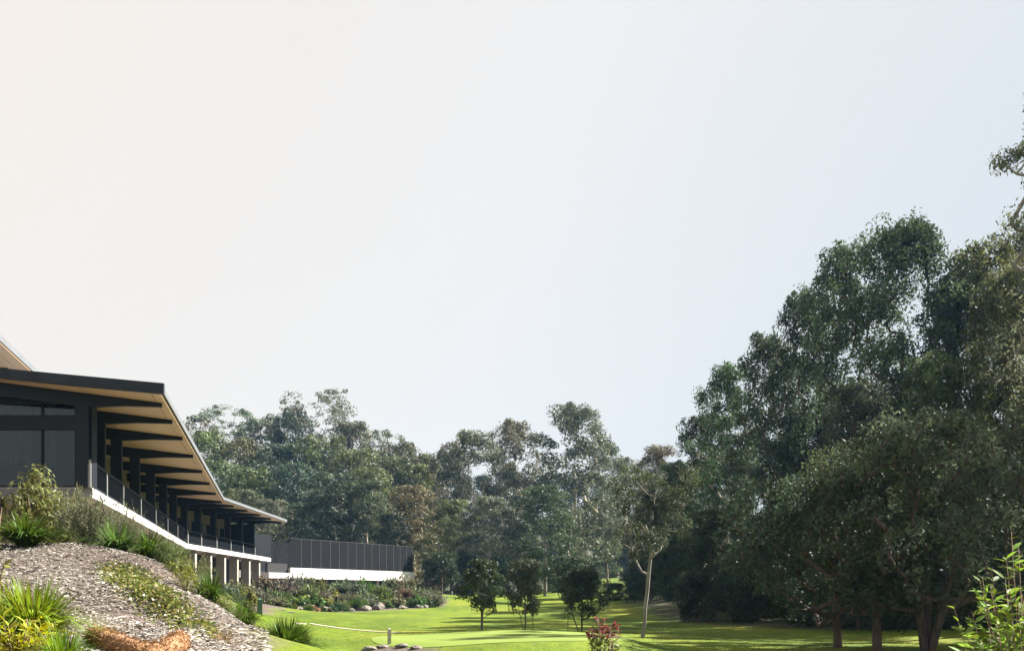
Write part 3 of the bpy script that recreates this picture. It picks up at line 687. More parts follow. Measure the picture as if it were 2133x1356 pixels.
for i in range(3):
    proto(f'edge{i}', 24, 12, near=True, seed=60 + i, cb=.06, prof=P_dome, nl=48, lr=.15, nc=6, cr=.9, per=105, leafL=.29, tr=.25)

BARK_PALE = (0.50, 0.46, 0.40); BARK_GREY = (0.26, 0.23, 0.20); BARK_DARK = (0.09, 0.065, 0.05)
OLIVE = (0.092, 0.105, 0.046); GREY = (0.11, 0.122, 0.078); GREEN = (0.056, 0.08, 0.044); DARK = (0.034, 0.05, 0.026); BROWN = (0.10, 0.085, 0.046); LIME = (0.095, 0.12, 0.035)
def jc(c, k=.12):
    return tuple(x * random.uniform(1 - k, 1 + k) for x in c)
random.seed(7)
def tree(key, px, d, top, wpx, col, label, bark=BARK_GREY, name='gum_tree', group=None, rot=None, meshes=None, zoff=0):
    tm, cm, H, Wd = meshes or PROTO[key]
    x = X(px, d); g = gz(x, d) - .12 + zoff
    h = (HOR - top) / F * d - g; ww = wpx / F * d
    root = empty(name, (x, d, g), random.uniform(0, 6.28) if rot is None else rot, label, 'tree', group)
    root.scale = (ww / Wd, ww / Wd, h / H)
    link('trunk', tm, root, None, jc(bark)); link('crown', cm, root, None, jc(col))
    return root

# ---------------------------------------------------------------- trees: the wooded hill on the left
HG = 'gum trees on the wooded hill behind the long building'
TL = [ # proto, px, depth, top row, crown width px, colour, label
 ('hill0', 330, 215, 905, 130, OLIVE, 'gum tree half hidden behind the long roof at the left end of the hill skyline'),
 ('umb0', 392, 232, 872, 110, GREY, 'small flat-topped gum on the skyline just right of the long roof edge'),
 ('umb1', 475, 238, 852, 150, GREY, 'pale thin-crowned gum with sky showing through, left part of the hill skyline'),
 ('hill1', 545, 240, 868, 110, GREY, 'grey-green gum on the hill skyline between two thin-crowned gums'),
 ('hill2', 610, 236, 852, 100, GREEN, 'dense green gum on the hill skyline, left of the tallest umbrella-shaped gum'),
 ('umb0', 672, 232, 816, 150, GREY, 'tallest umbrella-shaped gum on the hill skyline with a see-through crown'),
 ('hill3', 735, 230, 880, 110, OLIVE, 'olive gum on the skyline just right of the tallest umbrella-shaped gum'),
 ('umb1', 790, 226, 900, 120, OLIVE, 'flat-topped olive gum where the hill skyline starts to drop'),
 ('hill4', 840, 222, 922, 100, OLIVE, 'olive gum low on the falling hill skyline'),
 ('hill0', 893, 225, 946, 80, LIME, 'pale yellow-green gum at the low right end of the hill skyline'),
 ('hill2', 425, 205, 900, 130, LIME, 'yellow-olive gum beside the roof edge below the skyline'),
 ('hill4', 500, 205, 915, 130, OLIVE, 'olive gum in the second tier of the hill below the thin-crowned gum'),
 ('hill3', 585, 202, 925, 120, GREEN, 'deep green gum in the second tier of the hill, below the dense skyline gum'),
 ('hill1', 660, 200, 908, 130, OLIVE, 'broad olive gum right under the umbrella-shaped gum'),
 ('hill0', 740, 198, 935, 130, OLIVE, 'brown-olive gum in the second tier right of the hill centre'),
 ('hill2', 815, 196, 950, 120, OLIVE, 'olive gum in the second tier near the right end of the hill'),
 ('hill3', 880, 196, 968, 100, LIME, 'sunny olive gum in the second tier beside the valley gap'),
 ('hill4', 455, 180, 960, 120, OLIVE, 'gum with a visible pale leaning limb above the bend of the roof'),
 ('hill1', 535, 178, 975, 120, OLIVE, 'dull olive gum in the third tier above the far roof end'),
 ('hill2', 610, 175, 965, 110, GREEN, 'dark green gum in the third tier above the far roof end'),
 ('hill0', 690, 172, 985, 130, GREEN, 'bluish green gum in the third tier above the mesh screens'),
 ('hill3', 770, 172, 975, 130, OLIVE, 'wide olive gum in the third tier above the mesh screens'),
 ('mid0', 505, 158, 1020, 100, OLIVE, 'low olive gum directly above the far roof slope'),
 ('mid2', 565, 152, 1040, 90, GREY, 'grey gum right behind the tip of the long roof'),
 ('mid1', 635, 150, 1045, 90, GREEN, 'rounded bright-tipped gum right of the roof tip'),
 ('mid0', 700, 150, 1010, 100, DARK, 'dark gum with pale straight trunk rising behind the mesh screens'),
 ('mid2', 765, 152, 1000, 100, GREEN, 'green gum behind the right half of the mesh screens'),
 ('hill4', 862, 150, 1012, 115, BROWN, 'rusty brown-tinted gum right of the mesh screens'),
 ('mid1', 815, 146, 1070, 80, DARK, 'shaded gum rising behind the right end of the mesh screens'),
]
for k, px, d, top, wp, c, lab in TL:
    tree(k, px, d, top, wp * 1.4, c, lab, BARK_PALE if random.random() < .45 else BARK_GREY, group=HG)

# centre of the valley
VG = 'gum trees in the middle of the valley'
TV = [
 ('mid1', 1200, 172, 842, 165, GREY, 'tallest grey-green gum at the centre of the valley with white forked trunk', BARK_PALE),
 ('mid0', 1070, 178, 878, 140, GREY, 'grey gum left of the tallest valley gum on the skyline', BARK_PALE),
 ('mid2', 985, 168, 900, 150, GREY, 'broad grey gum with pale branching limbs left of the valley centre', BARK_PALE),
 ('hill1', 935, 190, 925, 90, GREY, 'small grey gum on the skyline at the left edge of the valley group', BARK_GREY),
 ('mid0', 1135, 142, 1012, 130, GREEN, 'mid-height green gum standing in front of the tallest valley gum, to its left', BARK_GREY),
 ('mid2', 1020, 140, 1035, 130, GREY, 'lower grey-green gum in front of the broad pale-limbed gum', BARK_PALE),
 ('mid1', 940, 142, 1040, 110, OLIVE, 'olive gum beside the rusty brown gum, left of valley centre', BARK_GREY),
 ('edge1', 1300, 240, 955, 100, OLIVE, 'olive gum right of the tallest valley gum, its crown touching it', BARK_GREY),
 ('mid2', 1265, 185, 920, 80, GREY, 'narrow gum shoulder on the right side of the tallest valley gum', BARK_GREY),
 ('edge2', 1370, 122, 930, 130, GREY, 'grey gum at the lowest notch of the right skyline', BARK_GREY),
 ('edge0', 1262, 236, 1040, 70, DARK, 'dark low gum below the olive gum right of the valley centre', BARK_DARK),
 ('mid0', 1085, 150, 1090, 90, DARK, 'shaded low gum at the foot of the valley group', BARK_DARK),
]
for k, px, d, top, wp, c, lab, bk in TV: tree(k, px, d, top, wp * 1.25, c, lab, bk, group=VG)

FV = [(700, 270, 960), (765, 268, 965), (830, 265, 975), (895, 262, 985), (950, 260, 985), (1010, 258, 990), (1070, 262, 985), (1130, 258, 990), (1185, 262, 995), (1240, 266, 990), (1345, 262, 985), (1400, 258, 975), (1460, 250, 960)]
for i, (px, d, top) in enumerate(FV):
    tree(f'hill{i % 5}', px, d, top, 105, DARK if i % 3 else GREY, f'far gum closing the end of the valley, {["first", "second", "third", "fourth", "fifth", "sixth", "seventh", "eighth", "ninth", "tenth", "eleventh", "twelfth", "thirteenth"][i]} from the left', BARK_GREY, group='far gums closing the valley')
# right-hand wood
RG = 'tall gums of the wood on the right'
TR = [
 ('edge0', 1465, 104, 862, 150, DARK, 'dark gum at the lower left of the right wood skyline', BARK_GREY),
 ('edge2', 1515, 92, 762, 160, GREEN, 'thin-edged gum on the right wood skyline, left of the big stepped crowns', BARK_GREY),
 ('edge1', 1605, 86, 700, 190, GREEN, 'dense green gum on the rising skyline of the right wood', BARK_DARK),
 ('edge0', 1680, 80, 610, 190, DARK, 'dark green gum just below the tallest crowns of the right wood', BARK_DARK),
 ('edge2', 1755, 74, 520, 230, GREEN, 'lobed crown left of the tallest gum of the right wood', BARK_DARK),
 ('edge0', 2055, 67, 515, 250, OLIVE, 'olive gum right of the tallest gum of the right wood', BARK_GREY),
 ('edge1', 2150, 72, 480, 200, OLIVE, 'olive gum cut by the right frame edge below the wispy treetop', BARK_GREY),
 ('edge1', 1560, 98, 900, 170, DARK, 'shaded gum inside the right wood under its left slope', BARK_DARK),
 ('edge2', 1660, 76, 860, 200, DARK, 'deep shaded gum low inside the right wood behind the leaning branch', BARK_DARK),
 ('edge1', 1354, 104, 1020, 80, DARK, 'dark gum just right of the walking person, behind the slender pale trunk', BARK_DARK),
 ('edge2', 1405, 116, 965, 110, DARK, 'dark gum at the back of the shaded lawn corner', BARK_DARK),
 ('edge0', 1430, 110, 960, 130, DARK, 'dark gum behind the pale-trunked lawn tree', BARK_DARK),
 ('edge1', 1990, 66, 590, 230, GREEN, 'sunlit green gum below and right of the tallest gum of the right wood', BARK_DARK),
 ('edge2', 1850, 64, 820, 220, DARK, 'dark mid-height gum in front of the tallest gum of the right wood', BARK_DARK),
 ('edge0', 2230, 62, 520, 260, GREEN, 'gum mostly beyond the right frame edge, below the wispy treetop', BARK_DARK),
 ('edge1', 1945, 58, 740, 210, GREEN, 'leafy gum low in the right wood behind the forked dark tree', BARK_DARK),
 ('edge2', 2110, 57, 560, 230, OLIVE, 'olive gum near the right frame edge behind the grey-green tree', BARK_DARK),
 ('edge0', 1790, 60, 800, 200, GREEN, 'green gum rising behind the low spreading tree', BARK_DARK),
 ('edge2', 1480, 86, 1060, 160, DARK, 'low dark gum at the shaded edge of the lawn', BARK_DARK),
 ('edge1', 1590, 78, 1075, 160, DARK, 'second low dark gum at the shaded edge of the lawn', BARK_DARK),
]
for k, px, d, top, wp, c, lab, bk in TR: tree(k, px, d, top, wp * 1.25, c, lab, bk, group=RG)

# unique near trees
def near_tree(px, d, top, wpx, col, label, bark, rot=0, per=100, leafL=.22, **kw):
    x = X(px, d); g = gz(x, d) - .1
    H = (HOR - top) / F * d - g; Wd = wpx / F * d
    tm, v, f = tree_geo(H=H, Wd=Wd, per=per, leafL=leafL, **kw)
    r = empty('gum_tree', (x, d, g), rot, label, 'tree'); link('trunk', tm, r, None, bark); link('crown', leaf_mesh(v, f, M_LEAF_NEAR), r, None, col)
    return r
near_tree(1880, 68, 468, 390, GREEN, 'tallest gum of the right wood with dark trunk showing through its crown', BARK_DARK, seed=101, cb=.12, prof=P_dome, nl=70, lr=.12, nc=7, cr=.78, tr=.3, trunk_top=.7, sides=8, per=115, leafL=.24)
near_tree(1745, 41, 985, 450, (0.043, 0.062, 0.036), 'low spreading tree with reddish trunk and a long branch reaching left over the lawn', (0.10, 0.06, 0.045), seed=102, cb=.2, prof=P_dome, nl=38, lr=.09, nc=8, cr=.5, per=52, tr=.16, trunk_top=.5, sides=8, leafL=.17,
          extra=[(-3.3, -.5, 4.6, .8), (-4.0, -.3, 3.3, .7), (-2.9, .4, 3.0, .7), (-3.9, .2, 5.4, .7), (-3.2, .3, 6.0, .9)], lean=(-.03, 0))
near_tree(1828, 39, 925, 400, (0.055, 0.07, 0.036), 'tree with reddish-brown trunk just right of the low spreading tree', (0.10, 0.06, 0.045), seed=103, cb=.26, prof=P_dome, nl=36, lr=.09, nc=8, cr=.5, per=52, tr=.17, trunk_top=.5, sides=8, leafL=.17, lean=(-.03, 0))
near_tree(1930, 38, 862, 520, (0.064, 0.08, 0.05), 'forked dark tree on the lawn edge at the right, crown catching the light', (0.07, 0.045, 0.035), seed=104, cb=.2, prof=P_dome, nl=50, lr=.085, nc=8, cr=.5, per=52, tr=.19, nfork=3, trunk_top=.45, sides=8, leafL=.17)
near_tree(2120, 42, 885, 480, (0.065, 0.072, 0.04), 'grey-green tree at the right frame edge behind the near gum sapling', (0.07, 0.05, 0.04), seed=105, cb=.14, prof=P_dome, nl=46, lr=.09, nc=8, cr=.5, per=52, tr=.17, trunk_top=.5, sides=7, leafL=.17)
near_tree(2188, 52, 190, 270, GREY, 'wispy treetop poking in at the right frame edge', BARK_GREY, seed=106, cb=.30, prof=P_tall, nl=24, lr=.13, nc=7, cr=.6, tr=.3, trunk_top=.85, sides=7, per=70, leafL=.22)
# out of frame on the right, its shade falls on the lawn
near_tree(2420, 46, 520, 330, GREEN, 'gum just beyond the right frame edge', BARK_DARK, seed=107, cb=.25, prof=P_dome, nl=20, lr=.16, nc=9, cr=.9, tr=.35, per=90, leafL=.32)
for ox, oy, lab in ((29.5, 41, 'nearest gum beyond the right frame edge'), (37, 50, 'middle gum beyond the right frame edge'), (46, 61, 'farthest gum beyond the right frame edge'), (38, 37, 'outermost gum beyond the right frame edge')):
    tree('edge1', 1066.5 + ox / oy * F, oy, HOR - F * 21 / oy, 11 / oy * F, GREEN, lab, BARK_DARK)
# pale-trunked lawn tree
near_tree(1338, 47, 975, 235, (0.048, 0.058, 0.032), 'slender pale-trunked tree leaning right, alone at the edge of the shaded lawn', (0.19, 0.175, 0.16), seed=110, cb=.5, prof=P_flat, nl=17, lr=.11, nc=6, cr=.34, tr=.085, trunk_top=.66, sides=8, leafL=.12, jit=.10, lean=(.10, 0), per=75)
# small lawn trees
near_tree(1003, 53, 1165, 98, (0.045, 0.065, 0.028), 'small round two-stemmed tree on the sunny lawn, darker of the pair', (0.16, 0.13, 0.11), seed=121, cb=.30, prof=P_dome, nl=14, lr=.17, nc=9, cr=.24, tr=.05, nfork=2, trunk_top=.5, leafL=.12, per=60, r_tip=.008)
near_tree(1094, 54, 1165, 92, (0.085, 0.095, 0.062), 'small grey-leaved two-stemmed tree on the lawn, right of the dark round one', (0.16, 0.13, 0.11), seed=122, cb=.26, prof=P_dome, nl=14, lr=.17, nc=9, cr=.24, tr=.045, nfork=2, trunk_top=.5, leafL=.12, per=60, r_tip=.008)
near_tree(1212, 56, 1188, 130, (0.04, 0.055, 0.028), 'small shaded tree on the lawn left of the pale-trunked tree', (0.08, 0.065, 0.05), seed=123, cb=.32, prof=P_dome, nl=14, lr=.17, nc=9, cr=.28, tr=.05, nfork=3, trunk_top=.5, leafL=.13, per=55, r_tip=.008)
near_tree(920, 118, 1150, 78, DARK, 'small dark tree at the right end of the far shrub bed beside sunlit lawn', BARK_DARK, seed=124, cb=.28, prof=P_dome, nl=13, lr=.19, nc=9, cr=.45, tr=.12, nfork=2, trunk_top=.5, leafL=.2, per=70)
near_tree(1195, 130, 1160, 130, DARK, 'wide dark bushy tree at the foot of the tallest valley gum', BARK_DARK, seed=125, cb=.08, prof=P_dome, nl=14, lr=.18, nc=9, cr=.7, tr=.14, nfork=2, trunk_top=.4, leafL=.26, per=80)
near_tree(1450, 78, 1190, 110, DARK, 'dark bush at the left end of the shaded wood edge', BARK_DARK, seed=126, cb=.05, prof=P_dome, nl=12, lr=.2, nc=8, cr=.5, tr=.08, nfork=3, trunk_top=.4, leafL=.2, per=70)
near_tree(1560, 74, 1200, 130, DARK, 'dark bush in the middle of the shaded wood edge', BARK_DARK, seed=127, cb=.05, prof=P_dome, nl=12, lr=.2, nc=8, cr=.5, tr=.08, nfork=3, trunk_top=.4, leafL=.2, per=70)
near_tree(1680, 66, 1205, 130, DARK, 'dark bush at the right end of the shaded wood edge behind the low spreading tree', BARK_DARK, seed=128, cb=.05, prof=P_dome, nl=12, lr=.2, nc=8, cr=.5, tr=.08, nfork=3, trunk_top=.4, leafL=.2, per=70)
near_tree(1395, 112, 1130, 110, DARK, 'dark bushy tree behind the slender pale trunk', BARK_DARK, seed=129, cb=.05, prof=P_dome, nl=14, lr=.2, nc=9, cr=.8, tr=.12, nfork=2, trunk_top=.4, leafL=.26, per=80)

for i in range(3): proto(f'bush{i}', 6, 8, near=True, seed=80 + i, cb=.02, prof=P_dome, nl=26, lr=.17, nc=8, cr=.7, per=60, leafL=.28, tr=.1, nfork=3, trunk_top=.35)
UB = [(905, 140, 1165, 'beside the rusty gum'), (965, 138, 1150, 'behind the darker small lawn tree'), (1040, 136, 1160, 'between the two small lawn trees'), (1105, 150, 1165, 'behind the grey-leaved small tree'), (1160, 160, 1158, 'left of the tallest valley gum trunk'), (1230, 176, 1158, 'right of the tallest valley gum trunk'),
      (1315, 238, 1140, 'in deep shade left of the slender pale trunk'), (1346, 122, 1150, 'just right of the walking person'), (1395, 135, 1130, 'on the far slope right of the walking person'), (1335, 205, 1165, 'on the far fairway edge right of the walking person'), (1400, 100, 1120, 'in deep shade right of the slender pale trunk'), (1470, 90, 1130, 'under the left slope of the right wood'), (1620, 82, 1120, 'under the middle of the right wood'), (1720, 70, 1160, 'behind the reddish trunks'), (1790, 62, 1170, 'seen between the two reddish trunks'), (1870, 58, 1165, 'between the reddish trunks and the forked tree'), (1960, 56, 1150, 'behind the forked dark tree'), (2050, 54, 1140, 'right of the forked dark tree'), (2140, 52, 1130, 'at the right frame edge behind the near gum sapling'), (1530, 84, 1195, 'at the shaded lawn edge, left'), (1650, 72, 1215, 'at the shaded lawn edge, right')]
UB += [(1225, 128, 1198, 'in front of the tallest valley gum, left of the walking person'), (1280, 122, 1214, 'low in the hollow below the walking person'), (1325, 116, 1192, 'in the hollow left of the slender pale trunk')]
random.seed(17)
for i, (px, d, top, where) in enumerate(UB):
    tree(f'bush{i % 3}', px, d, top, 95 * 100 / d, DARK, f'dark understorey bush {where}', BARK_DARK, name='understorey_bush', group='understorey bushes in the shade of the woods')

# ---------------------------------------------------------------- shrubs
def blades(rng, n, R0, Hh, Wb, spread=1.25, segs=4, curl=1.25):
    """arching strap leaves from a common base"""
    a = rng.uniform(0, 2 * np.pi, n); r0 = R0 * .35 * np.sqrt(rng.uniform(0, 1, n)); l = Hh * rng.uniform(.65, 1.25, n); sp = spread * rng.uniform(.15, 1.0, n)
    tt = np.linspace(0, 1, segs + 1); w = Wb * np.array([.7, 1, .95, .65, .05][:segs + 1]) if segs == 4 else Wb * (1 - tt * .95)
    dirx, diry = np.cos(a), np.sin(a); V = []
    for k, t in enumerate(tt):
        out_ = r0 + l * sp * (t ** 1.4); z = l * (t - curl * sp * .55 * t ** 2.2)
        cx, cy = dirx * out_, diry * out_; sx, sy = -diry * w[k] * .5, dirx * w[k] * .5
        V.append(np.stack([np.stack([cx - sx, cy - sy, z], -1), np.stack([cx + sx, cy + sy, z], -1)], 1))
    V = np.stack(V, 1)            # n, segs+1, 2, 3
    m = (segs + 1) * 2; off = (np.arange(n) * m)[:, None]; k = np.arange(segs) * 2
    f = np.stack([off + k, off + k + 1, off + k + 3, off + k + 2], -1).reshape(-1, 4)
    return V.reshape(-1, 3), f
def fine_bush(rng, n, R0, Hh, leafL, asp=.18):
    """upright twigs with narrow leaves"""
    st = max(8, n // 28); a = rng.uniform(0, 6.28, st); tip = np.stack([np.cos(a) * R0 * np.sqrt(rng.uniform(0, 1, st)), np.sin(a) * R0 * np.sqrt(rng.uniform(0, 1, st)), Hh * rng.uniform(.6, 1.0, st)], -1)
    tip[:, 2] *= np.sqrt(np.maximum(.15, 1 - (np.hypot(tip[:, 0], tip[:, 1]) / R0 / 1.08) ** 2))
    which = rng.integers(0, st, n); t = rng.uniform(.12, 1, n) ** .7
    p = tip[which] * t[:, None] * np.stack([t ** .3, t ** .3, np.ones(n)], -1) + rng.normal(size=(n, 3)) * leafL * .35
    p[:, 2] = np.abs(p[:, 2])
    ax = unit(tip[which] / Hh + rng.normal(size=(n, 3)) * .55 + np.array([0, 0, .5])); nr = unit(rng.normal(size=(n, 3)) + p / Hh)
    l = leafL * rng.uniform(.6, 1.3, n)
    return rhombs(p, ax, nr, l, l * asp)
def round_bush(rng, n, R0, Hh, leafL, asp=.5):
    K_ = 26; d = unit(rng.normal(size=(K_, 3))); d[:, 2] = np.abs(d[:, 2]); c = d * np.array([R0, R0, Hh]) * rng.uniform(.45, .82, (K_, 1))
    v, f = clump_leaves(rng, c, np.full(K_, R0 * .3) * rng.uniform(.7, 1.3, K_), max(4, n // K_), leafL, asp=asp, flat=min(1.2, Hh / R0), up=-.8, droop=.1)
    v[:, 2] = np.abs(v[:, 2]); return v, f
SH = {}
def shrub_mesh(kind, R0, Hh, n, leaf, seed, **kw):
    key = (kind, seed)
    rng = np.random.default_rng(seed)
    v, f = {'strap': lambda: blades(rng, n, R0, Hh, leaf, **kw), 'fine': lambda: fine_bush(rng, n, R0, Hh, leaf, **kw), 'round': lambda: round_bush(rng, n, R0, Hh, leaf, **kw)}[kind]()
    me = np_mesh('foliage', v, f); me.materials.append(M_SHRUB)
    st = MB()
    for k in range(5):
        a = rng.uniform(0, 6.28); r = R0 * .45
        st.tube([(0, 0, -.08), (math.cos(a) * r * .5, math.sin(a) * r * .5, Hh * .3), (math.cos(a) * r, math.sin(a) * r, Hh * .6)], [.03 * Hh, .02 * Hh, .008 * Hh], 4)
    sm = st.mesh('stem'); sm.materials.append(M_BARK)
    return me, sm
def shrub(meshes, x, y, s, col, label, name='shrub', cat='shrub', group=None, sz=None, z=None):
    r = empty(name, (x, y, gz(x, y) - .02 if z is None else z), random.uniform(0, 6.28), label, cat, group); r.scale = (s, s, sz or s)
    link('foliage', meshes[0], r, None, col)
    link('stem', meshes[1], r, None, (.12, .09, .06))
    return r
# unit prototypes (about 1 m across, 1 m high)
U_strap = [shrub_mesh('strap', .4, 1.0, 170, .045, 200 + i) for i in range(3)]
U_fine = [shrub_mesh('fine', .55, 1.0, 2600, .11, 210 + i) for i in range(3)]
U_round = [shrub_mesh('round', .5, .8, 1500, .10, 220 + i) for i in range(3)]
U_fineL = [shrub_mesh('fine', .55, .9, 1100, .17, 230 + i, asp=.28) for i in range(3)]     # coarser, for the far bed
U_roundL = [shrub_mesh('round', .5, .75, 800, .15, 240 + i) for i in range(3)]
SG = (0.105, 0.115, 0.068); GG = (0.065, 0.10, 0.028); YG = (0.14, 0.155, 0.035); BG = (0.05, 0.088, 0.018); RB = (0.085, 0.068, 0.05); DG = (0.045, 0.075, 0.028); TN = (0.20, 0.14, 0.075)

# far bed below the terrace and the far wing
random.seed(21)
BGRP = 'shrubs of the planted bed below the terrace and the far wing'
ORD = ['first', 'second', 'third', 'fourth', 'fifth', 'sixth', 'seventh', 'eighth', 'ninth', 'tenth', 'eleventh', 'twelfth', 'thirteenth', 'fourteenth', 'fifteenth', 'sixteenth', 'seventeenth', 'eighteenth']
rows = {
 'back': [(560, 100, 'r', RB, 'reddish'), (590, 101, 'f', SG, 'grey-green'), (622, 103, 'f', SG, 'grey-green'), (655, 104, 'f', GG, 'green'), (688, 106, 'r', SG, 'pale grey'), (712, 107, 'f', SG, 'grey-green'), (735, 108, 'f', SG, 'grey-green'), (762, 110, 'f', GG, 'green'), (790, 111, 'r', SG, 'pale grey'), (815, 113, 'f', SG, 'grey-green'), (840, 114, 'f', SG, 'grey-green'), (868, 116, 'f', SG, 'grey-green'), (893, 117, 'f', SG, 'grey-green')],
 'middle': [(500, 84, 'f', SG, 'grey-green'), (530, 86, 'f', SG, 'grey-green'), (560, 88, 'f', SG, 'grey-green'), (590, 91, 'f', GG, 'green'), (620, 93, 'r', YG, 'yellow-tipped'), (648, 95, 'f', SG, 'grey-green'), (676, 96, 'f', SG, 'grey-green'), (700, 99, 'r', YG, 'yellow-flowered'), (728, 99, 'f', SG, 'grey-green'), (755, 101, 'f', SG, 'grey-green'), (785, 103, 'f', GG, 'green'), (812, 105, 'f', SG, 'grey-green'), (838, 107, 'f', RB, 'brownish'), (862, 108, 'f', SG, 'grey-green'), (888, 110, 'f', SG, 'grey-green')],
 'front': [(470, 66, 'f', SG, 'grey-green'), (495, 68, 'f', GG, 'green'), (515, 70, 'r', YG, 'bright yellow-green'), (540, 77, 'f', SG, 'dark grey-green'), (575, 85, 'f', GG, 'green'), (605, 90, 'r', YG, 'yellow'), (628, 90, 'r', GG, 'bright green'), (652, 92, 'r', GG, 'leafy green'), (680, 94, 'r', YG, 'yellow-green'), (715, 94, 'f', SG, 'grey-green'), (745, 95, 'f', GG, 'green'), (775, 97, 'f', SG, 'grey-green'), (802, 99, 'r', GG, 'round green'), (830, 101, 'r', SG, 'rounded grey'), (850, 102, 'r', DG, 'dark round'), (868, 102, 'r', GG, 'round green'), (888, 103, 'r', DG, 'dark round'), (908, 104, 'f', SG, 'grey-green')]}
for row, lst in rows.items():
    for i, (px, d, k, c, look) in enumerate(lst):
        x = X(px + random.uniform(-5, 5), d)
        s = random.uniform(2.4, 3.3) if row == 'back' else random.uniform(2.2, 2.9) if row == 'middle' else random.uniform(1.6, 2.3)
        m = random.choice(U_fineL if k == 'f' else U_roundL)
        shrub(m, x, d + random.uniform(-.5, .5), s, jc(c, .2), f'{look} shrub in the far bed, {ORD[i]} from the left in the {row} row', group=BGRP, sz=s * random.uniform(.65, .95))
# low fill between the far shrubs
random.seed(33)
nf = 0
for i in range(40):
    t = random.random(); px = 470 + 440 * t; d = 66 + 40 * t + random.uniform(2, 9)
    s = random.uniform(.8, 1.4)
    shrub(random.choice(U_fineL + U_roundL), X(px, d), d, s, jc(random.choice([SG, SG, GG, DG, TN]), .25), 'knee-high filler shrub between the larger shrubs of the far bed', group='filler shrubs of the far bed', sz=s * .75)
# rocks along the foot of the bed
random.seed(5)
def rock_mesh(seed):
    bm = bmesh.new(); bmesh.ops.create_icosphere(bm, subdivisions=3, radius=.5)
    for v in bm.verts:
        n = noise.noise(v.co * 2.2 + Vector((seed * 7.3, 0, 0))) * .32 + noise.noise(v.co * 5 + Vector((0, seed * 3.1, 0))) * .12
        v.co *= 1 + n; v.co.z *= .62
    me = bpy.data.meshes.new('boulder'); bm.to_mesh(me); bm.free(); me.materials.append(M_ROCK); return me
RM = [rock_mesh(i) for i in range(5)]
RK = [(568, 84, 1.8), (583, 86, 1.3), (598, 87, 1.5), (612, 87.5, 1.5), (625, 88, 1.2), (676, 91, 1.9), (688, 91.5, 1.4), (731, 93, 1.2), (758, 94.5, 2.3), (787, 96.5, 2.4), (836, 99, 1.6), (846, 100, .9), (872, 101.5, 1.7), (884, 102, 1.3), (898, 103, 1.0), (700, 97, 1.2), (716, 99, 1.4)]
for i, (px, d, s) in enumerate(RK):
    x = X(px, d); o = link('boulder', RM[i % 5], None); o.location = (x, d, gz(x, d) + .05 * s); o.rotation_euler = (0, 0, random.uniform(0, 6)); s *= .6; o.scale = (s, s * .8, s * random.uniform(.8, 1.15))
    tag(o, f'brown sandstone boulder at the foot of the far shrub bed, {ORD[i] if i < 15 else "higher " + ORD[i - 15]} from the left', 'rock', 'boulders edging the far bed')

# near planting on and behind the mulch bank
random.seed(11)
def near_plant(mesh, px, py, d, wpx, hpx, col, label, name='shrub', cat='shrub', w0=1.0, h0=1.0):
    k = 1.0 if 'grass' in label and 'wiry' not in label else 1.3
    p = P(px, py, d); s = wpx * k / F * d / w0; h = hpx * k / F * d / h0
    z = min(p.z, gz(p.x, p.y))
    h = h + (p.z - z) / h0
    return shrub(mesh, p.x, p.y, s, col, label, name, cat, 'garden plants on the mulch bank', sz=h, z=z - .03)
hs = lambda seed, n=420: shrub_mesh('strap', .45, 1.0, n, .042, seed)
near_plant(hs(301), 55, 1138, 21.5, 110, 62, BG, 'dark green strap-leaved clump at the left edge of the mulch', 'strap_leaf_plant', w0=1.5)
near_plant(shrub_mesh('round', .5, .8, 3000, .055, 302, asp=.35), 70, 1120, 24, 190, 135, (0.12, 0.13, 0.045), 'large leafy shrub with reddish tips in front of the building corner', w0=1.2, h0=.85)
near_plant(shrub_mesh('round', .5, .8, 900, .05, 303, asp=.35), 75, 1030, 24.3, 62, 62, (0.10, 0.045, 0.035), 'reddish-black shoot rising above the leafy shrub by the building corner', w0=1.1, h0=.85)
near_plant(shrub_mesh('fine', .55, 1.0, 5200, .07, 304), 185, 1146, 23.2, 120, 112, SG, 'feathery grey-green bush behind the top of the mulch', w0=1.1)
near_plant(shrub_mesh('fine', .55, 1.0, 3600, .07, 305), 130, 1135, 24.5, 110, 120, (0.14, 0.145, 0.065), 'feathery olive bush left of the grey-green one', w0=1.1)
near_plant(hs(306, 300), 243, 1154, 22, 90, 62, (0.07, 0.12, 0.035), 'arching strap-leaved clump right of the feathery bush', 'strap_leaf_plant', w0=1.5)
near_plant(shrub_mesh('fine', .55, 1.0, 2600, .07, 307), 262, 1140, 25, 80, 90, SG, 'wispy grey bush behind the arching strap-leaved clump', w0=1.1)
near_plant(hs(308), 312, 1164, 22, 72, 54, BG, 'bright green strap-leaved clump on the crest of the mulch', 'strap_leaf_plant', w0=1.5)
near_plant(shrub_mesh('fine', .55, 1.0, 3600, .07, 309), 352, 1192, 22, 80, 70, (0.10, 0.13, 0.05), 'feathery green bush behind the bank, right of the bright clump', w0=1.1)
near_plant(shrub_mesh('fine', .55, 1.0, 2600, .07, 310), 330, 1165, 27, 80, 75, SG, 'grey bush under the bend of the white balcony edge', w0=1.1)
near_plant(shrub_mesh('round', .5, .8, 1400, .06, 311, asp=.4), 385, 1208, 20.5, 62, 36, (0.17, 0.18, 0.04), 'low yellow-green leafy plant behind the bank crest', w0=1.2, h0=.85)
near_plant(hs(312), 437, 1246, 20.5, 66, 54, BG, 'deep green strap-leaved clump halfway down the bank edge', 'strap_leaf_plant', w0=1.5)
near_plant(shrub_mesh('fine', .55, 1.0, 3600, .08, 313), 405, 1220, 26, 70, 62, (0.11, 0.12, 0.06), 'grey-green feathery bush beyond the bank, left of the deep green clump', w0=1.1)
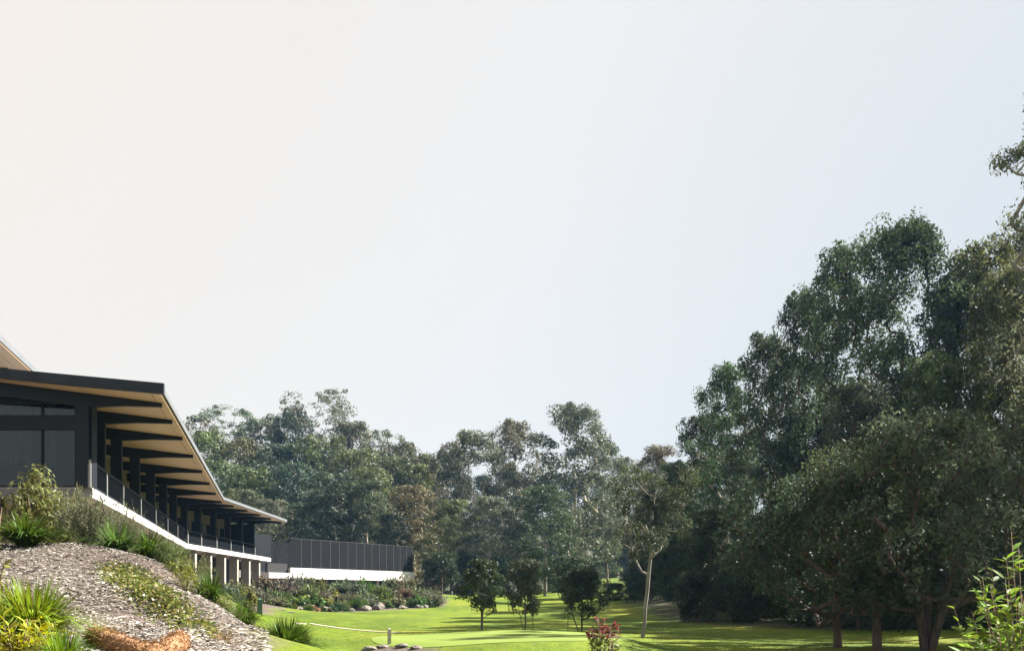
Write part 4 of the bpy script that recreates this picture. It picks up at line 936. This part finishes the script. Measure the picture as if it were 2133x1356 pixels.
near_plant(shrub_mesh('round', .5, .8, 1400, .06, 314, asp=.4), 470, 1262, 20, 54, 32, (0.16, 0.19, 0.04), 'low yellow-green plant between two strap-leaved clumps', w0=1.2, h0=.85)
near_plant(hs(315), 508, 1312, 18, 72, 58, BG, 'glossy green strap-leaved clump beside the green post', 'strap_leaf_plant', w0=1.5)
near_plant(shrub_mesh('fine', .55, 1.0, 1500, .06, 316), 552, 1335, 17, 80, 45, (0.15, 0.15, 0.05), 'thin olive grass plant at the foot of the green post', w0=1.1)
near_plant(hs(317, 1300), 598, 1372, 15.5, 100, 72, BG, 'large glossy green strap-leaved clump at the bottom edge beside the lawn', 'strap_leaf_plant', w0=1.5)
near_plant(shrub_mesh('fine', .55, 1.0, 500, .06, 318), 636, 1366, 16.5, 60, 66, (0.12, 0.12, 0.05), 'sparse wiry grass right of the large glossy clump', w0=1.1)
near_plant(shrub_mesh('strap', .4, 1.0, 420, .012, 319), 468, 1362, 11.6, 95, 72, TN, 'tuft of dry brown grass on the lower mulch', 'grass_tuft', 'grass', w0=1.5)
near_plant(shrub_mesh('strap', .5, 1.0, 1100, .026, 320), 70, 1335, 9.2, 210, 150, (0.15, 0.21, 0.035), 'bright grass-like clump in the lower left corner', 'grass_tuft', 'grass', w0=1.5)
near_plant(shrub_mesh('strap', .5, 1.0, 900, .026, 321), 130, 1375, 7.8, 150, 90, (0.12, 0.20, 0.03), 'green grass-like clump along the bottom edge left of the coir log', 'grass_tuft', 'grass', w0=1.5)
near_plant(shrub_mesh('strap', .5, 1.0, 900, .026, 322), 15, 1300, 10.5, 190, 110, (0.17, 0.18, 0.04), 'olive grass-like clump at the left edge above the yellow plant', 'grass_tuft', 'grass', w0=1.5)

for i_, (px, py, d, wp, hp, c, lab) in enumerate([(372, 1204, 21.5, 60, 40, (0.13, 0.15, 0.04), 'olive tuft on the bank edge below the balcony bend'), (418, 1238, 20.2, 52, 36, (0.10, 0.13, 0.035), 'small green tuft left of the deep green clump on the bank edge'),
        (466, 1272, 18.6, 50, 34, (0.12, 0.14, 0.04), 'small olive tuft right of the deep green clump on the bank edge'), (488, 1296, 17.6, 54, 36, (0.09, 0.13, 0.03), 'green tuft left of the glossy clump beside the post'),
        (540, 1338, 16.6, 60, 40, (0.12, 0.14, 0.045), 'olive tuft right of the glossy clump beside the post'), (572, 1362, 15.8, 60, 40, (0.09, 0.13, 0.03), 'green tuft left of the large glossy clump at the bottom edge')]):
    near_plant(shrub_mesh('fine' if i_ % 2 else 'round', .55, .9, 1600, .07, 330 + i_), px, py, d, wp, hp, c, lab, w0=1.1, h0=.9)
# larger-leaved near plants: stems with lance-shaped leaves
def lance(c, ax, nr, Ln, Wd):
    ax = unit(ax); sd_ = unit(np.cross(ax, nr)); nr = np.cross(sd_, ax); Ln = np.asarray(Ln)[:, None]; Wd = np.asarray(Wd)[:, None]
    pts = [c, c + ax * Ln * .3 + sd_ * Wd * .42 + nr * Wd * .12, c + ax * Ln * .65 + sd_ * Wd * .38 + nr * Wd * .06 - nr * Ln * .04, c + ax * Ln - nr * Ln * .12, c + ax * Ln * .65 - sd_ * Wd * .38 + nr * Wd * .06 - nr * Ln * .04, c + ax * Ln * .3 - sd_ * Wd * .42 + nr * Wd * .12,
           c + ax * Ln * .3, c + ax * Ln * .65 - nr * Ln * .04]
    v = np.stack(pts, 1); n = len(c); o = (np.arange(n) * 8)[:, None]
    tri = np.array([[0, 1, 6], [6, 1, 2], [6, 2, 7], [7, 2, 3], [0, 6, 5], [6, 7, 4], [6, 4, 5], [7, 3, 4]])
    return v.reshape(-1, 3), (o[:, None] + tri[None]).reshape(-1, 3)
def sprig_plant(seed, nstem, Hh, R0, leafL, asp, per, side=True):
    """upright stems with alternate leaves; returns stems, leaf parts by height"""
    rng = np.random.default_rng(seed); st = MB(); c = []; ax = []; hf = []
    for s in range(nstem):
        a = rng.uniform(0, 6.28); r = R0 * math.sqrt(rng.uniform(.05, 1)); h = Hh * rng.uniform(.55, 1) * (1 - .35 * (r / R0) ** 2)
        z0 = h * rng.uniform(.1, .45) if s else 0
        p0 = np.array([0, 0, z0 * .6]); p1 = np.array([math.cos(a) * r, math.sin(a) * r, h]); mid = (p0 + p1) / 2 + np.array([math.cos(a), math.sin(a), -.3]) * r * .2
        st.tube([p0, mid, p1], [.008, .005, .002], 4)
        for k in range(per):
            t = rng.uniform(.25, 1); q = (1 - t) ** 2 * p0 + 2 * t * (1 - t) * mid + t * t * p1
            an = k * 2.4 + rng.uniform(-.4, .4); tang = unit((p1 - mid)[None])[0]
            side_ = np.array([math.cos(an), math.sin(an), rng.uniform(-.5, .4)])
            c.append(q); ax.append(side_ + tang * rng.uniform(.2, .9)); hf.append(q[2] / Hh)
    c = np.array(c); ax = np.array(ax); hf = np.array(hf); n = len(c)
    l = leafL * rng.uniform(.6, 1.25, n); nr = unit(rng.normal(size=(n, 3)) * .5 + np.array([0, 0, 1]))
    return st, c, ax, nr, l, l * asp, hf
def sprig(name, loc, seed, nstem, Hh, R0, leafL, asp, per, col, label, cat, tipcol=None, tip=.8, barkc=(.2, .13, .09)):
    st, c, ax, nr, l, wd, hf = sprig_plant(seed, nstem, Hh, R0, leafL, asp, per)
    r = empty(name, loc, 0, label, cat)
    sm = st.mesh('stem', True); sm.materials.append(M_BARK); link('stem', sm, r, None, barkc)
    sel = hf < tip if tipcol else hf < 9
    for nm, s_, c_ in (('foliage', sel, col), ('young_leaves', ~sel, tipcol)):
        if s_.any():
            v, f = lance(c[s_], ax[s_], nr[s_], l[s_], wd[s_]); me = np_mesh(nm, v, f); me.materials.append(M_SHRUB); link(nm, me, r, None, c_)
    return r
p = P(1258, 1246, 11.0); sprig('sapling', (p.x, p.y, gz(p.x, p.y)), 401, 60, 1.20, .26, .075, .42, 26, (0.13, 0.17, 0.05), 'sapling with crimson new leaves at the bottom edge, before the putting green', 'sapling', (0.15, 0.042, 0.04), .72)
p = P(2130, 1246, 8.0); sprig('gum_sapling', (p.x + .12, p.y, gz(p.x, p.y)), 402, 80, 2.30, .62, .12, .34, 26, (0.13, 0.19, 0.045), 'bright-leaved gum sapling in the lower right corner', 'sapling', barkc=(.25, .16, .12))
p = P(30, 1246, 8.3); sprig('yellow_shrub', (p.x, p.y, gz(p.x, p.y) - .05), 403, 44, .46, .33, .10, .30, 12, (0.24, 0.245, 0.025), 'yellow-leaved low shrub in the lower left corner', 'shrub')
p = P(92, 1246, 8.8); sprig('yellow_shrub', (p.x, p.y, gz(p.x, p.y) - .05), 404, 24, .36, .2, .09, .30, 12, (0.26, 0.26, 0.03), 'small yellow-leaved shoot right of the lower left yellow shrub', 'shrub')
p = P(-25, 1246, 9.5); sprig('tall_shrub', (p.x - .08, p.y, gz(p.x, p.y)), 405, 30, 1.72, .33, .07, .4, 20, (0.17, 0.17, 0.06), 'tall leafy shrub poking in at the left frame edge in front of the windows', 'shrub')

# ---------------------------------------------------------------- mulch, ground cover, rough grass
rng = np.random.default_rng(77)
def scatter(n, xr, yr, poly, near_bias=False):
    x = rng.uniform(*xr, n); y = rng.uniform(*yr, n); k = sdist(poly, x, y) > 0; return x[k], y[k]
x, y = scatter(150000, (-14, -1.4), (7, 27), BED)
z = terrain(x, y); n = len(x)
dens = np.clip(1.35 - (y - 7) / 24, .25, 1); k = rng.uniform(size=n) < dens; x, y, z = x[k], y[k], z[k]; n = len(x)
a = rng.uniform(0, 6.28, n); tilt = rng.normal(0, .35, n); ax = np.stack([np.cos(a), np.sin(a), tilt * .6], -1); nr = unit(np.stack([rng.normal(0, .35, n), rng.normal(0, .35, n), np.ones(n)], -1))
l = np.clip(rng.lognormal(-3.0, .5, n), .018, .22); wd = np.minimum(l * rng.uniform(.18, .6, n), .035)
axu = unit(ax); sdv = unit(np.cross(axu, nr)); up_ = np.cross(sdv, axu); c = np.stack([x, y, z + .012 + rng.uniform(0, .02, n)], -1)
v = np.stack([c - axu * l[:, None] * .5, c + sdv * wd[:, None] * .5, c + axu * l[:, None] * .5, c - sdv * wd[:, None] * .5, c + up_ * (wd * .28)[:, None]], 1).reshape(-1, 3)
o_ = (np.arange(n) * 5)[:, None, None]; tri = np.array([[0, 1, 4], [1, 2, 4], [2, 3, 4], [3, 0, 4]])
M_CHIP = chip_mat('wood_chip', [(0.045, 0.036, 0.03), (0.15, 0.133, 0.12), (0.255, 0.235, 0.215), (0.35, 0.33, 0.305), (0.17, 0.14, 0.12), (0.52, 0.495, 0.46)])
tag(link('wood_chip_mulch', np_mesh('wood_chip_mulch', v, (o_ + tri).reshape(-1, 3)), None, M_CHIP), 'greyish wood chip mulch covering the bank', 'mulch', kind='stuff')

for a_, b_, r_, lab in (((100, 1166), (152, 1178), .012, 'thin straight stick lying across the upper mulch'), ((232, 1296), (262, 1290), .010, 'short dark twig lying on the mulch above the coir log'), ((20, 1186), (60, 1192), .012, 'bent twig on the mulch near the left edge')):
    p0, p1 = hit(*a_), hit(*b_); q0 = Vector((*p0, gz(*p0) + .035)); q1 = Vector((*p1, gz(*p1) + .05)); o = link('stick', MB().tube([Vector((0, 0, 0)), (q1 - q0) * .5 + Vector((0, .03, .015)), q1 - q0], [r_, r_ * .9, r_ * .5], 6).mesh('stick', True), None, M_TIMBER); o.location = q0
    tag(o, lab, 'stick')
# trailing ground cover on the bank
COVER = [hit(*q_) for q_ in ((183, 1172), (235, 1164), (290, 1176), (340, 1203), (395, 1243), (440, 1280), (486, 1325), (470, 1345), (430, 1338), (385, 1318), (335, 1306), (285, 1284), (235, 1240), (195, 1208))]
x, y = scatter(150000, (-9.5, -2.8), (10, 23), COVER); n = len(x)
sd2 = sdist(COVER, x, y); keep = rng.uniform(size=n) < np.clip(sd2 / .7, .12, 1); x, y, sd2 = x[keep], y[keep], sd2[keep]; n = len(x)
hump = .5 + .5 * np.sin(x * 2.1 + 1.3) * np.sin(y * 1.7)
z = terrain(x, y) + np.clip(sd2 / .6, .1, 1) * (.05 + .16 * hump) * rng.uniform(.15, 1, n)
nr = unit(rng.normal(size=(n, 3)) * .6 + np.array([0, 0, 1])); ax = np.cross(nr, rng.normal(size=(n, 3))); l = rng.uniform(.05, .10, n)
v, f = rhombs(np.stack([x, y, z], -1), ax, nr, l, l * .55)
M_COVER = chip_mat('cover_leaf', [(0.05, 0.085, 0.014), (0.085, 0.125, 0.016), (0.12, 0.15, 0.022), (0.17, 0.17, 0.035), (0.25, 0.23, 0.07), (0.10, 0.06, 0.03)], trans=.3, patch=.8)
tag(link('ground_cover', np_mesh('ground_cover', v, f), None, M_COVER), 'low green and yellowish ground cover trailing down the mulch bank', 'ground cover', kind='stuff')

# longer fringe grass behind the putting green, rough on the lawn
fr = []
for k in range(9000):
    t = rng.uniform(.02, .98); an = math.radians(40 + t * 125); s = rng.uniform(1.0, 1.16)
    fr.append((GC[0] + GA[0] * s * math.cos(an), GC[1] + GA[1] * s * math.sin(an), rng.uniform(.03, .07)))
for k in range(40000):
    fr.append((rng.uniform(-13, 19), rng.uniform(29, 70), rng.uniform(.008, .028)))
fr = np.array(fr); g_ = green_r(fr[:, 0], fr[:, 1]); fr = fr[(g_ > .99) & (sdist(BED, fr[:, 0], fr[:, 1]) < 0)]
n = len(fr); bz = terrain(fr[:, 0], fr[:, 1]); an = rng.uniform(0, 6.28, n); ww_ = fr[:, 2] * .22 + .012; h = fr[:, 2]
ca, sa = np.cos(an) * ww_, np.sin(an) * ww_; lx, ly = rng.normal(0, .35, n) * h, rng.normal(0, .35, n) * h
v = np.stack([np.stack([fr[:, 0] - ca, fr[:, 1] - sa, bz], -1), np.stack([fr[:, 0] + ca, fr[:, 1] + sa, bz], -1), np.stack([fr[:, 0] + lx, fr[:, 1] + ly, bz + h], -1)], 1).reshape(-1, 3)
M_ROUGH = chip_mat('rough_grass', [(0.06, 0.095, 0.005), (0.09, 0.125, 0.006), (0.12, 0.14, 0.015)], trans=.4)
tag(link('rough_grass', np_mesh('rough_grass', v, np.arange(n * 3).reshape(n, 3)), None, M_ROUGH), 'longer grass fringe around the putting green and on the lawn', 'grass', kind='stuff')

# ---------------------------------------------------------------- coir log
def coir():
    pts = [Vector((*hit(a, b), 0)) for a, b in ((192, 1345), (215, 1350), (250, 1364), (298, 1379), (342, 1376), (368, 1360), (374, 1344))]
    ps = []
    for i in range(len(pts) - 1):
        p0, p1, p2, p3 = pts[max(i - 1, 0)], pts[i], pts[i + 1], pts[min(i + 2, len(pts) - 1)]
        for t in np.linspace(0, 1, 10)[:-1]:
            ps.append(.5 * ((2 * p1) + (p2 - p0) * t + (2 * p0 - 5 * p1 + 4 * p2 - p3) * t * t + (3 * p1 - p0 - 3 * p2 + p3) * t ** 3))
    ps.append(pts[-1]); ps = [Vector((p.x, p.y, gz(p.x, p.y) + .08)) for p in ps]
    n = len(ps); rad = [.090 * min(1, (.35 + i * .33)) * min(1, (.35 + (n - 1 - i) * .33)) for i in range(n)]
    mb = MB().tube(ps, rad, 20)
    for i, q in enumerate(mb.v):
        q = Vector(q); mb.v[i] = tuple(q + Vector((noise.noise(q * 16), noise.noise(q * 16 + Vector((9, 0, 0))), noise.noise(q * 16 + Vector((0, 9, 0))))) * .013)
    root = empty('coir_log', tuple(ps[n // 2]), 0, 'curved orange-brown coir fibre log lying on the mulch', 'coir log')
    inv = Matrix.Translation(-ps[n // 2])
    m, t, o = mat_new('coir'); tc = N(t, 'ShaderNodeTexCoord')
    vo = N(t, 'ShaderNodeTexVoronoi'); vo.inputs['Scale'].default_value = 44; L(t, tc.outputs['Object'], vo.inputs['Vector'])
    r = N(t, 'ShaderNodeValToRGB'); r.color_ramp.elements[0].position = .15; r.color_ramp.elements[1].position = .5
    r.color_ramp.elements[0].color = (.14, .066, .03, 1); r.color_ramp.elements[1].color = (.27, .14, .066, 1)
    L(t, vo.outputs['Distance'], r.inputs[0]); b = N(t, 'ShaderNodeBsdfPrincipled'); b.inputs['Roughness'].default_value = .95; L(t, r.outputs[0], b.inputs['Base Color'])
    bp = N(t, 'ShaderNodeBump'); bp.inputs['Distance'].default_value = .012; L(t, vo.outputs['Distance'], bp.inputs['Height']); L(t, bp.outputs[0], b.inputs['Normal']); L(t, b.outputs[0], o.inputs['Surface'])
    me = mb.mesh('log', True); me.transform(inv); link('log', me, root, m)
    # loose fibres
    rg = np.random.default_rng(9); k = 16000; i = rg.integers(0, len(ps), k); d = unit(rg.normal(size=(k, 3)))
    base = np.array([tuple(ps[q]) for q in i]); rr_ = np.array(rad)[i]; along = rg.normal(0, .02, (k, 3))
    c = base + d * (rr_ * 1.0)[:, None] + along; ax = unit(d + rg.normal(size=(k, 3)) * .9); l = rg.uniform(.02, .06, k)
    v, f = rhombs(c, ax, unit(rg.normal(size=(k, 3))), l, np.full(k, .006)); me = np_mesh('fibre', v - np.array(ps[n // 2]), f)
    link('fibre', me, root, chip_mat('fibre', [(.19, .095, .045), (.29, .16, .078), (.38, .23, .12)]))
coir()

# ---------------------------------------------------------------- posts, kerb, stakes, flag sticks
def post(name, px, base, d, wm, hm, mat, label, cat='post', tilt=0, capmat=None):
    x = X(px, d); z = gz(x, d)
    r = empty(name, (x, d, z), .3, label, cat); r.rotation_euler = (0, tilt, .3)
    link('shaft', MB().box((-wm / 2, -wm / 2, -.2), (wm / 2, wm / 2, hm)).mesh('shaft'), r, mat)
    link('cap', MB().add([(-wm / 2, -wm / 2, hm), (wm / 2, -wm / 2, hm), (wm / 2, wm / 2, hm), (-wm / 2, wm / 2, hm), (0, 0, hm + wm * .35)], [(0, 1, 4), (1, 2, 4), (2, 3, 4), (3, 0, 4)]).mesh('cap'), r, capmat or mat)
post('marker_post', 541, 1310, 30, .14, 1.0, M_GREENPOST, 'dark green square post between the shrubs and the lawn')
post('marker_post', 811, 1341, hit(811, 1341)[1], .11, .52, M_TIMBER, 'grey timber post at the left corner of the putting green')
for px, d, h, lab in ((1110, 46, 1.25, 'thin dark stake beside the grey-leaved small tree'), (1183, 46, 1.1, 'thin dark stake behind the middle of the putting green')):
    x = X(px, d); r = empty('stake', (x, d, gz(x, d)), 0, lab, 'stake')
    link('shaft', MB().tube([(0, 0, -.1), (0, 0, h)], .016, 6).mesh('shaft'), r, M_BLACK); link('ferrule', MB().tube([(0, 0, h), (0, 0, h + .05)], .022, 6).mesh('ferrule'), r, M_BLACK)
def kerb(p, q, n, label):
    a = Vector((*p, 0)); b = Vector((*q, 0)); r = empty('concrete_kerb', (a.x, a.y, gz(a.x, a.y)), 0, label, 'kerb'); o0 = r.location.copy()
    d = (b - a).normalized(); s = Vector((-d.y, d.x, 0)) * .12
    for i in range(n):
        u = a.lerp(b, (i + .01) / n); v_ = a.lerp(b, (i + .99) / n)
        z0, z1 = gz(u.x, u.y), gz(v_.x, v_.y); vs = []
        for dz in (-.1, .04):
            for q_, zz in ((u - s, z0), (v_ - s, z1), (v_ + s, z1), (u + s, z0)): vs.append(Vector((q_.x, q_.y, zz + dz)) - o0)
        ob = link('kerb_block', MB().hexa(vs).mesh('kerb_block'), r, M_TIMBER)
kerb(hit(646, 1299), hit(836, 1318), 12, 'long pale concrete kerb slanting across the lawn towards the grey post')
kerb(hit(612, 1298), hit(634, 1299), 2, 'short pale kerb piece in the lawn near the shrub bed')
random.seed(3)
for i, (px, d) in enumerate([(585, 74), (605, 73), (770, 1353), (797, 1348), (838, 1347), (868, 1350)]):
    if d > 200: _, d = hit(px, d)
    x = X(px, d); s = [.5, .45, .45, .35, .4, .35][i]; o = link('stone', RM[i % 5], None); o.location = (x, d, gz(x, d) + .02); o.scale = (s * 1.2, s, s * .8) if i > 1 else (s * 1.4, s, s * .4)
    tag(o, ['flat pale stone in the grass near the shrub bed, left of two', 'flat pale stone in the grass near the shrub bed, right of two', 'leftmost stone in the soil patch before the putting green', 'second stone from the left in the soil patch before the putting green', 'third stone from the left in the soil patch before the putting green', 'rightmost stone in the soil patch before the putting green'][i], 'rock')

# ---------------------------------------------------------------- golfer with trolley, far up the fairway
gx0, gy0 = X(1288, 222), 222; gz0 = gz(gx0, gy0)
def skin_obj(name, verts, edges, radii, mat, parent):
    me = bpy.data.meshes.new(name); me.from_pydata(verts, edges, []); o = link(name, me, parent, mat)
    o.modifiers.new('skin', 'SKIN'); o.modifiers.new('sub', 'SUBSURF').render_levels = 1
    for i, r in enumerate(radii): me.skin_vertices[0].data[i].radius = (r, r); 
    me.skin_vertices[0].data[0].use_root = True
    return o
person = empty('person', (gx0, gy0, gz0), 0, 'person in dark top and pale trousers walking up the far fairway with a golf trolley', 'person')
M_SKIN = simple('skin', (.45, .28, .2)); M_PALE = simple('pale_cloth', (.75, .75, .78)); M_CLOTH = simple('dark_cloth', (.03, .03, .05))
skin_obj('body', [(0, 0, .95), (0, 0, 1.2), (0, 0, 1.42), (0, 0, 1.52), (0, 0, 1.66), (-.2, 0, 1.4), (-.27, -.05, 1.12), (-.2, -.2, .95), (.2, 0, 1.4), (.28, .05, 1.12), (.36, .1, .92), (-.1, 0, .9), (-.12, .06, .5), (-.12, -.12, .06), (-.12, -.24, .04), (.1, 0, .9), (.13, .16, .5), (.13, .1, .06), (.13, -.02, .04)],
         [(0, 1), (1, 2), (2, 3), (3, 4), (2, 5), (5, 6), (6, 7), (2, 8), (8, 9), (9, 10), (0, 11), (11, 12), (12, 13), (13, 14), (0, 15), (15, 16), (16, 17), (17, 18)], [.14, .13, .13, .06, .10, .06, .045, .035, .06, .045, .035, .09, .06, .045, .04, .09, .06, .045, .04], M_SKIN, person)
skin_obj('shirt', [(0, 0, .95), (0, 0, 1.2), (0, 0, 1.42), (-.2, 0, 1.4), (-.26, -.04, 1.18), (.2, 0, 1.4), (.27, .04, 1.18)], [(0, 1), (1, 2), (2, 3), (3, 4), (2, 5), (5, 6)], [.17, .16, .16, .085, .07, .085, .07], M_CLOTH, person)
skin_obj('trousers', [(0, 0, .93), (-.1, 0, .86), (-.12, .06, .5), (-.12, -.1, .1), (.1, 0, .86), (.13, .16, .5), (.13, .1, .1)], [(0, 1), (1, 2), (2, 3), (0, 4), (4, 5), (5, 6)], [.16, .11, .085, .07, .11, .085, .07], M_PALE, person)
link('cap', MB().tube([(0, 0, 1.68), (0, 0, 1.73), (0, 0, 1.78)], [.12, .11, .03], 8).mesh('cap'), person, M_PALE)
tro = empty('golf_trolley', (gx0 + .75, gy0, gz0), 0, 'golf trolley with dark bag beside the person on the far fairway', 'golf trolley')
link('bag', MB().tube([(.15, 0, .2), (-.12, 0, 1.0), (-.15, 0, 1.08)], [.15, .17, .1], 8).mesh('bag'), tro, M_CLOTH)
link('frame', MB().tube([(.35, 0, .12), (0, 0, .5), (-.4, 0, .95)], .025, 5).mesh('frame'), tro, M_POSTM)
for s in (-1, 1): link('wheel', MB().tube([(.12, .25 * s - .03, .15), (.12, .25 * s + .03, .15)], .15, 12).mesh('wheel'), tro, M_BLACK)

# ---------------------------------------------------------------- air
hz = MB().box((-690, -60, -8), (690, 690, 75)).mesh('haze')
m, t, o = mat_new('haze'); pv = N(t, 'ShaderNodeVolumePrincipled'); pv.inputs['Color'].default_value = (.26, .55, 1, 1); pv.inputs['Density'].default_value = 0.00011; pv.inputs['Anisotropy'].default_value = 0.2
L(t, pv.outputs[0], o.inputs['Volume'])
tag(link('haze', hz, None, m), 'thin bluish morning air over the whole valley', 'haze', kind='stuff')
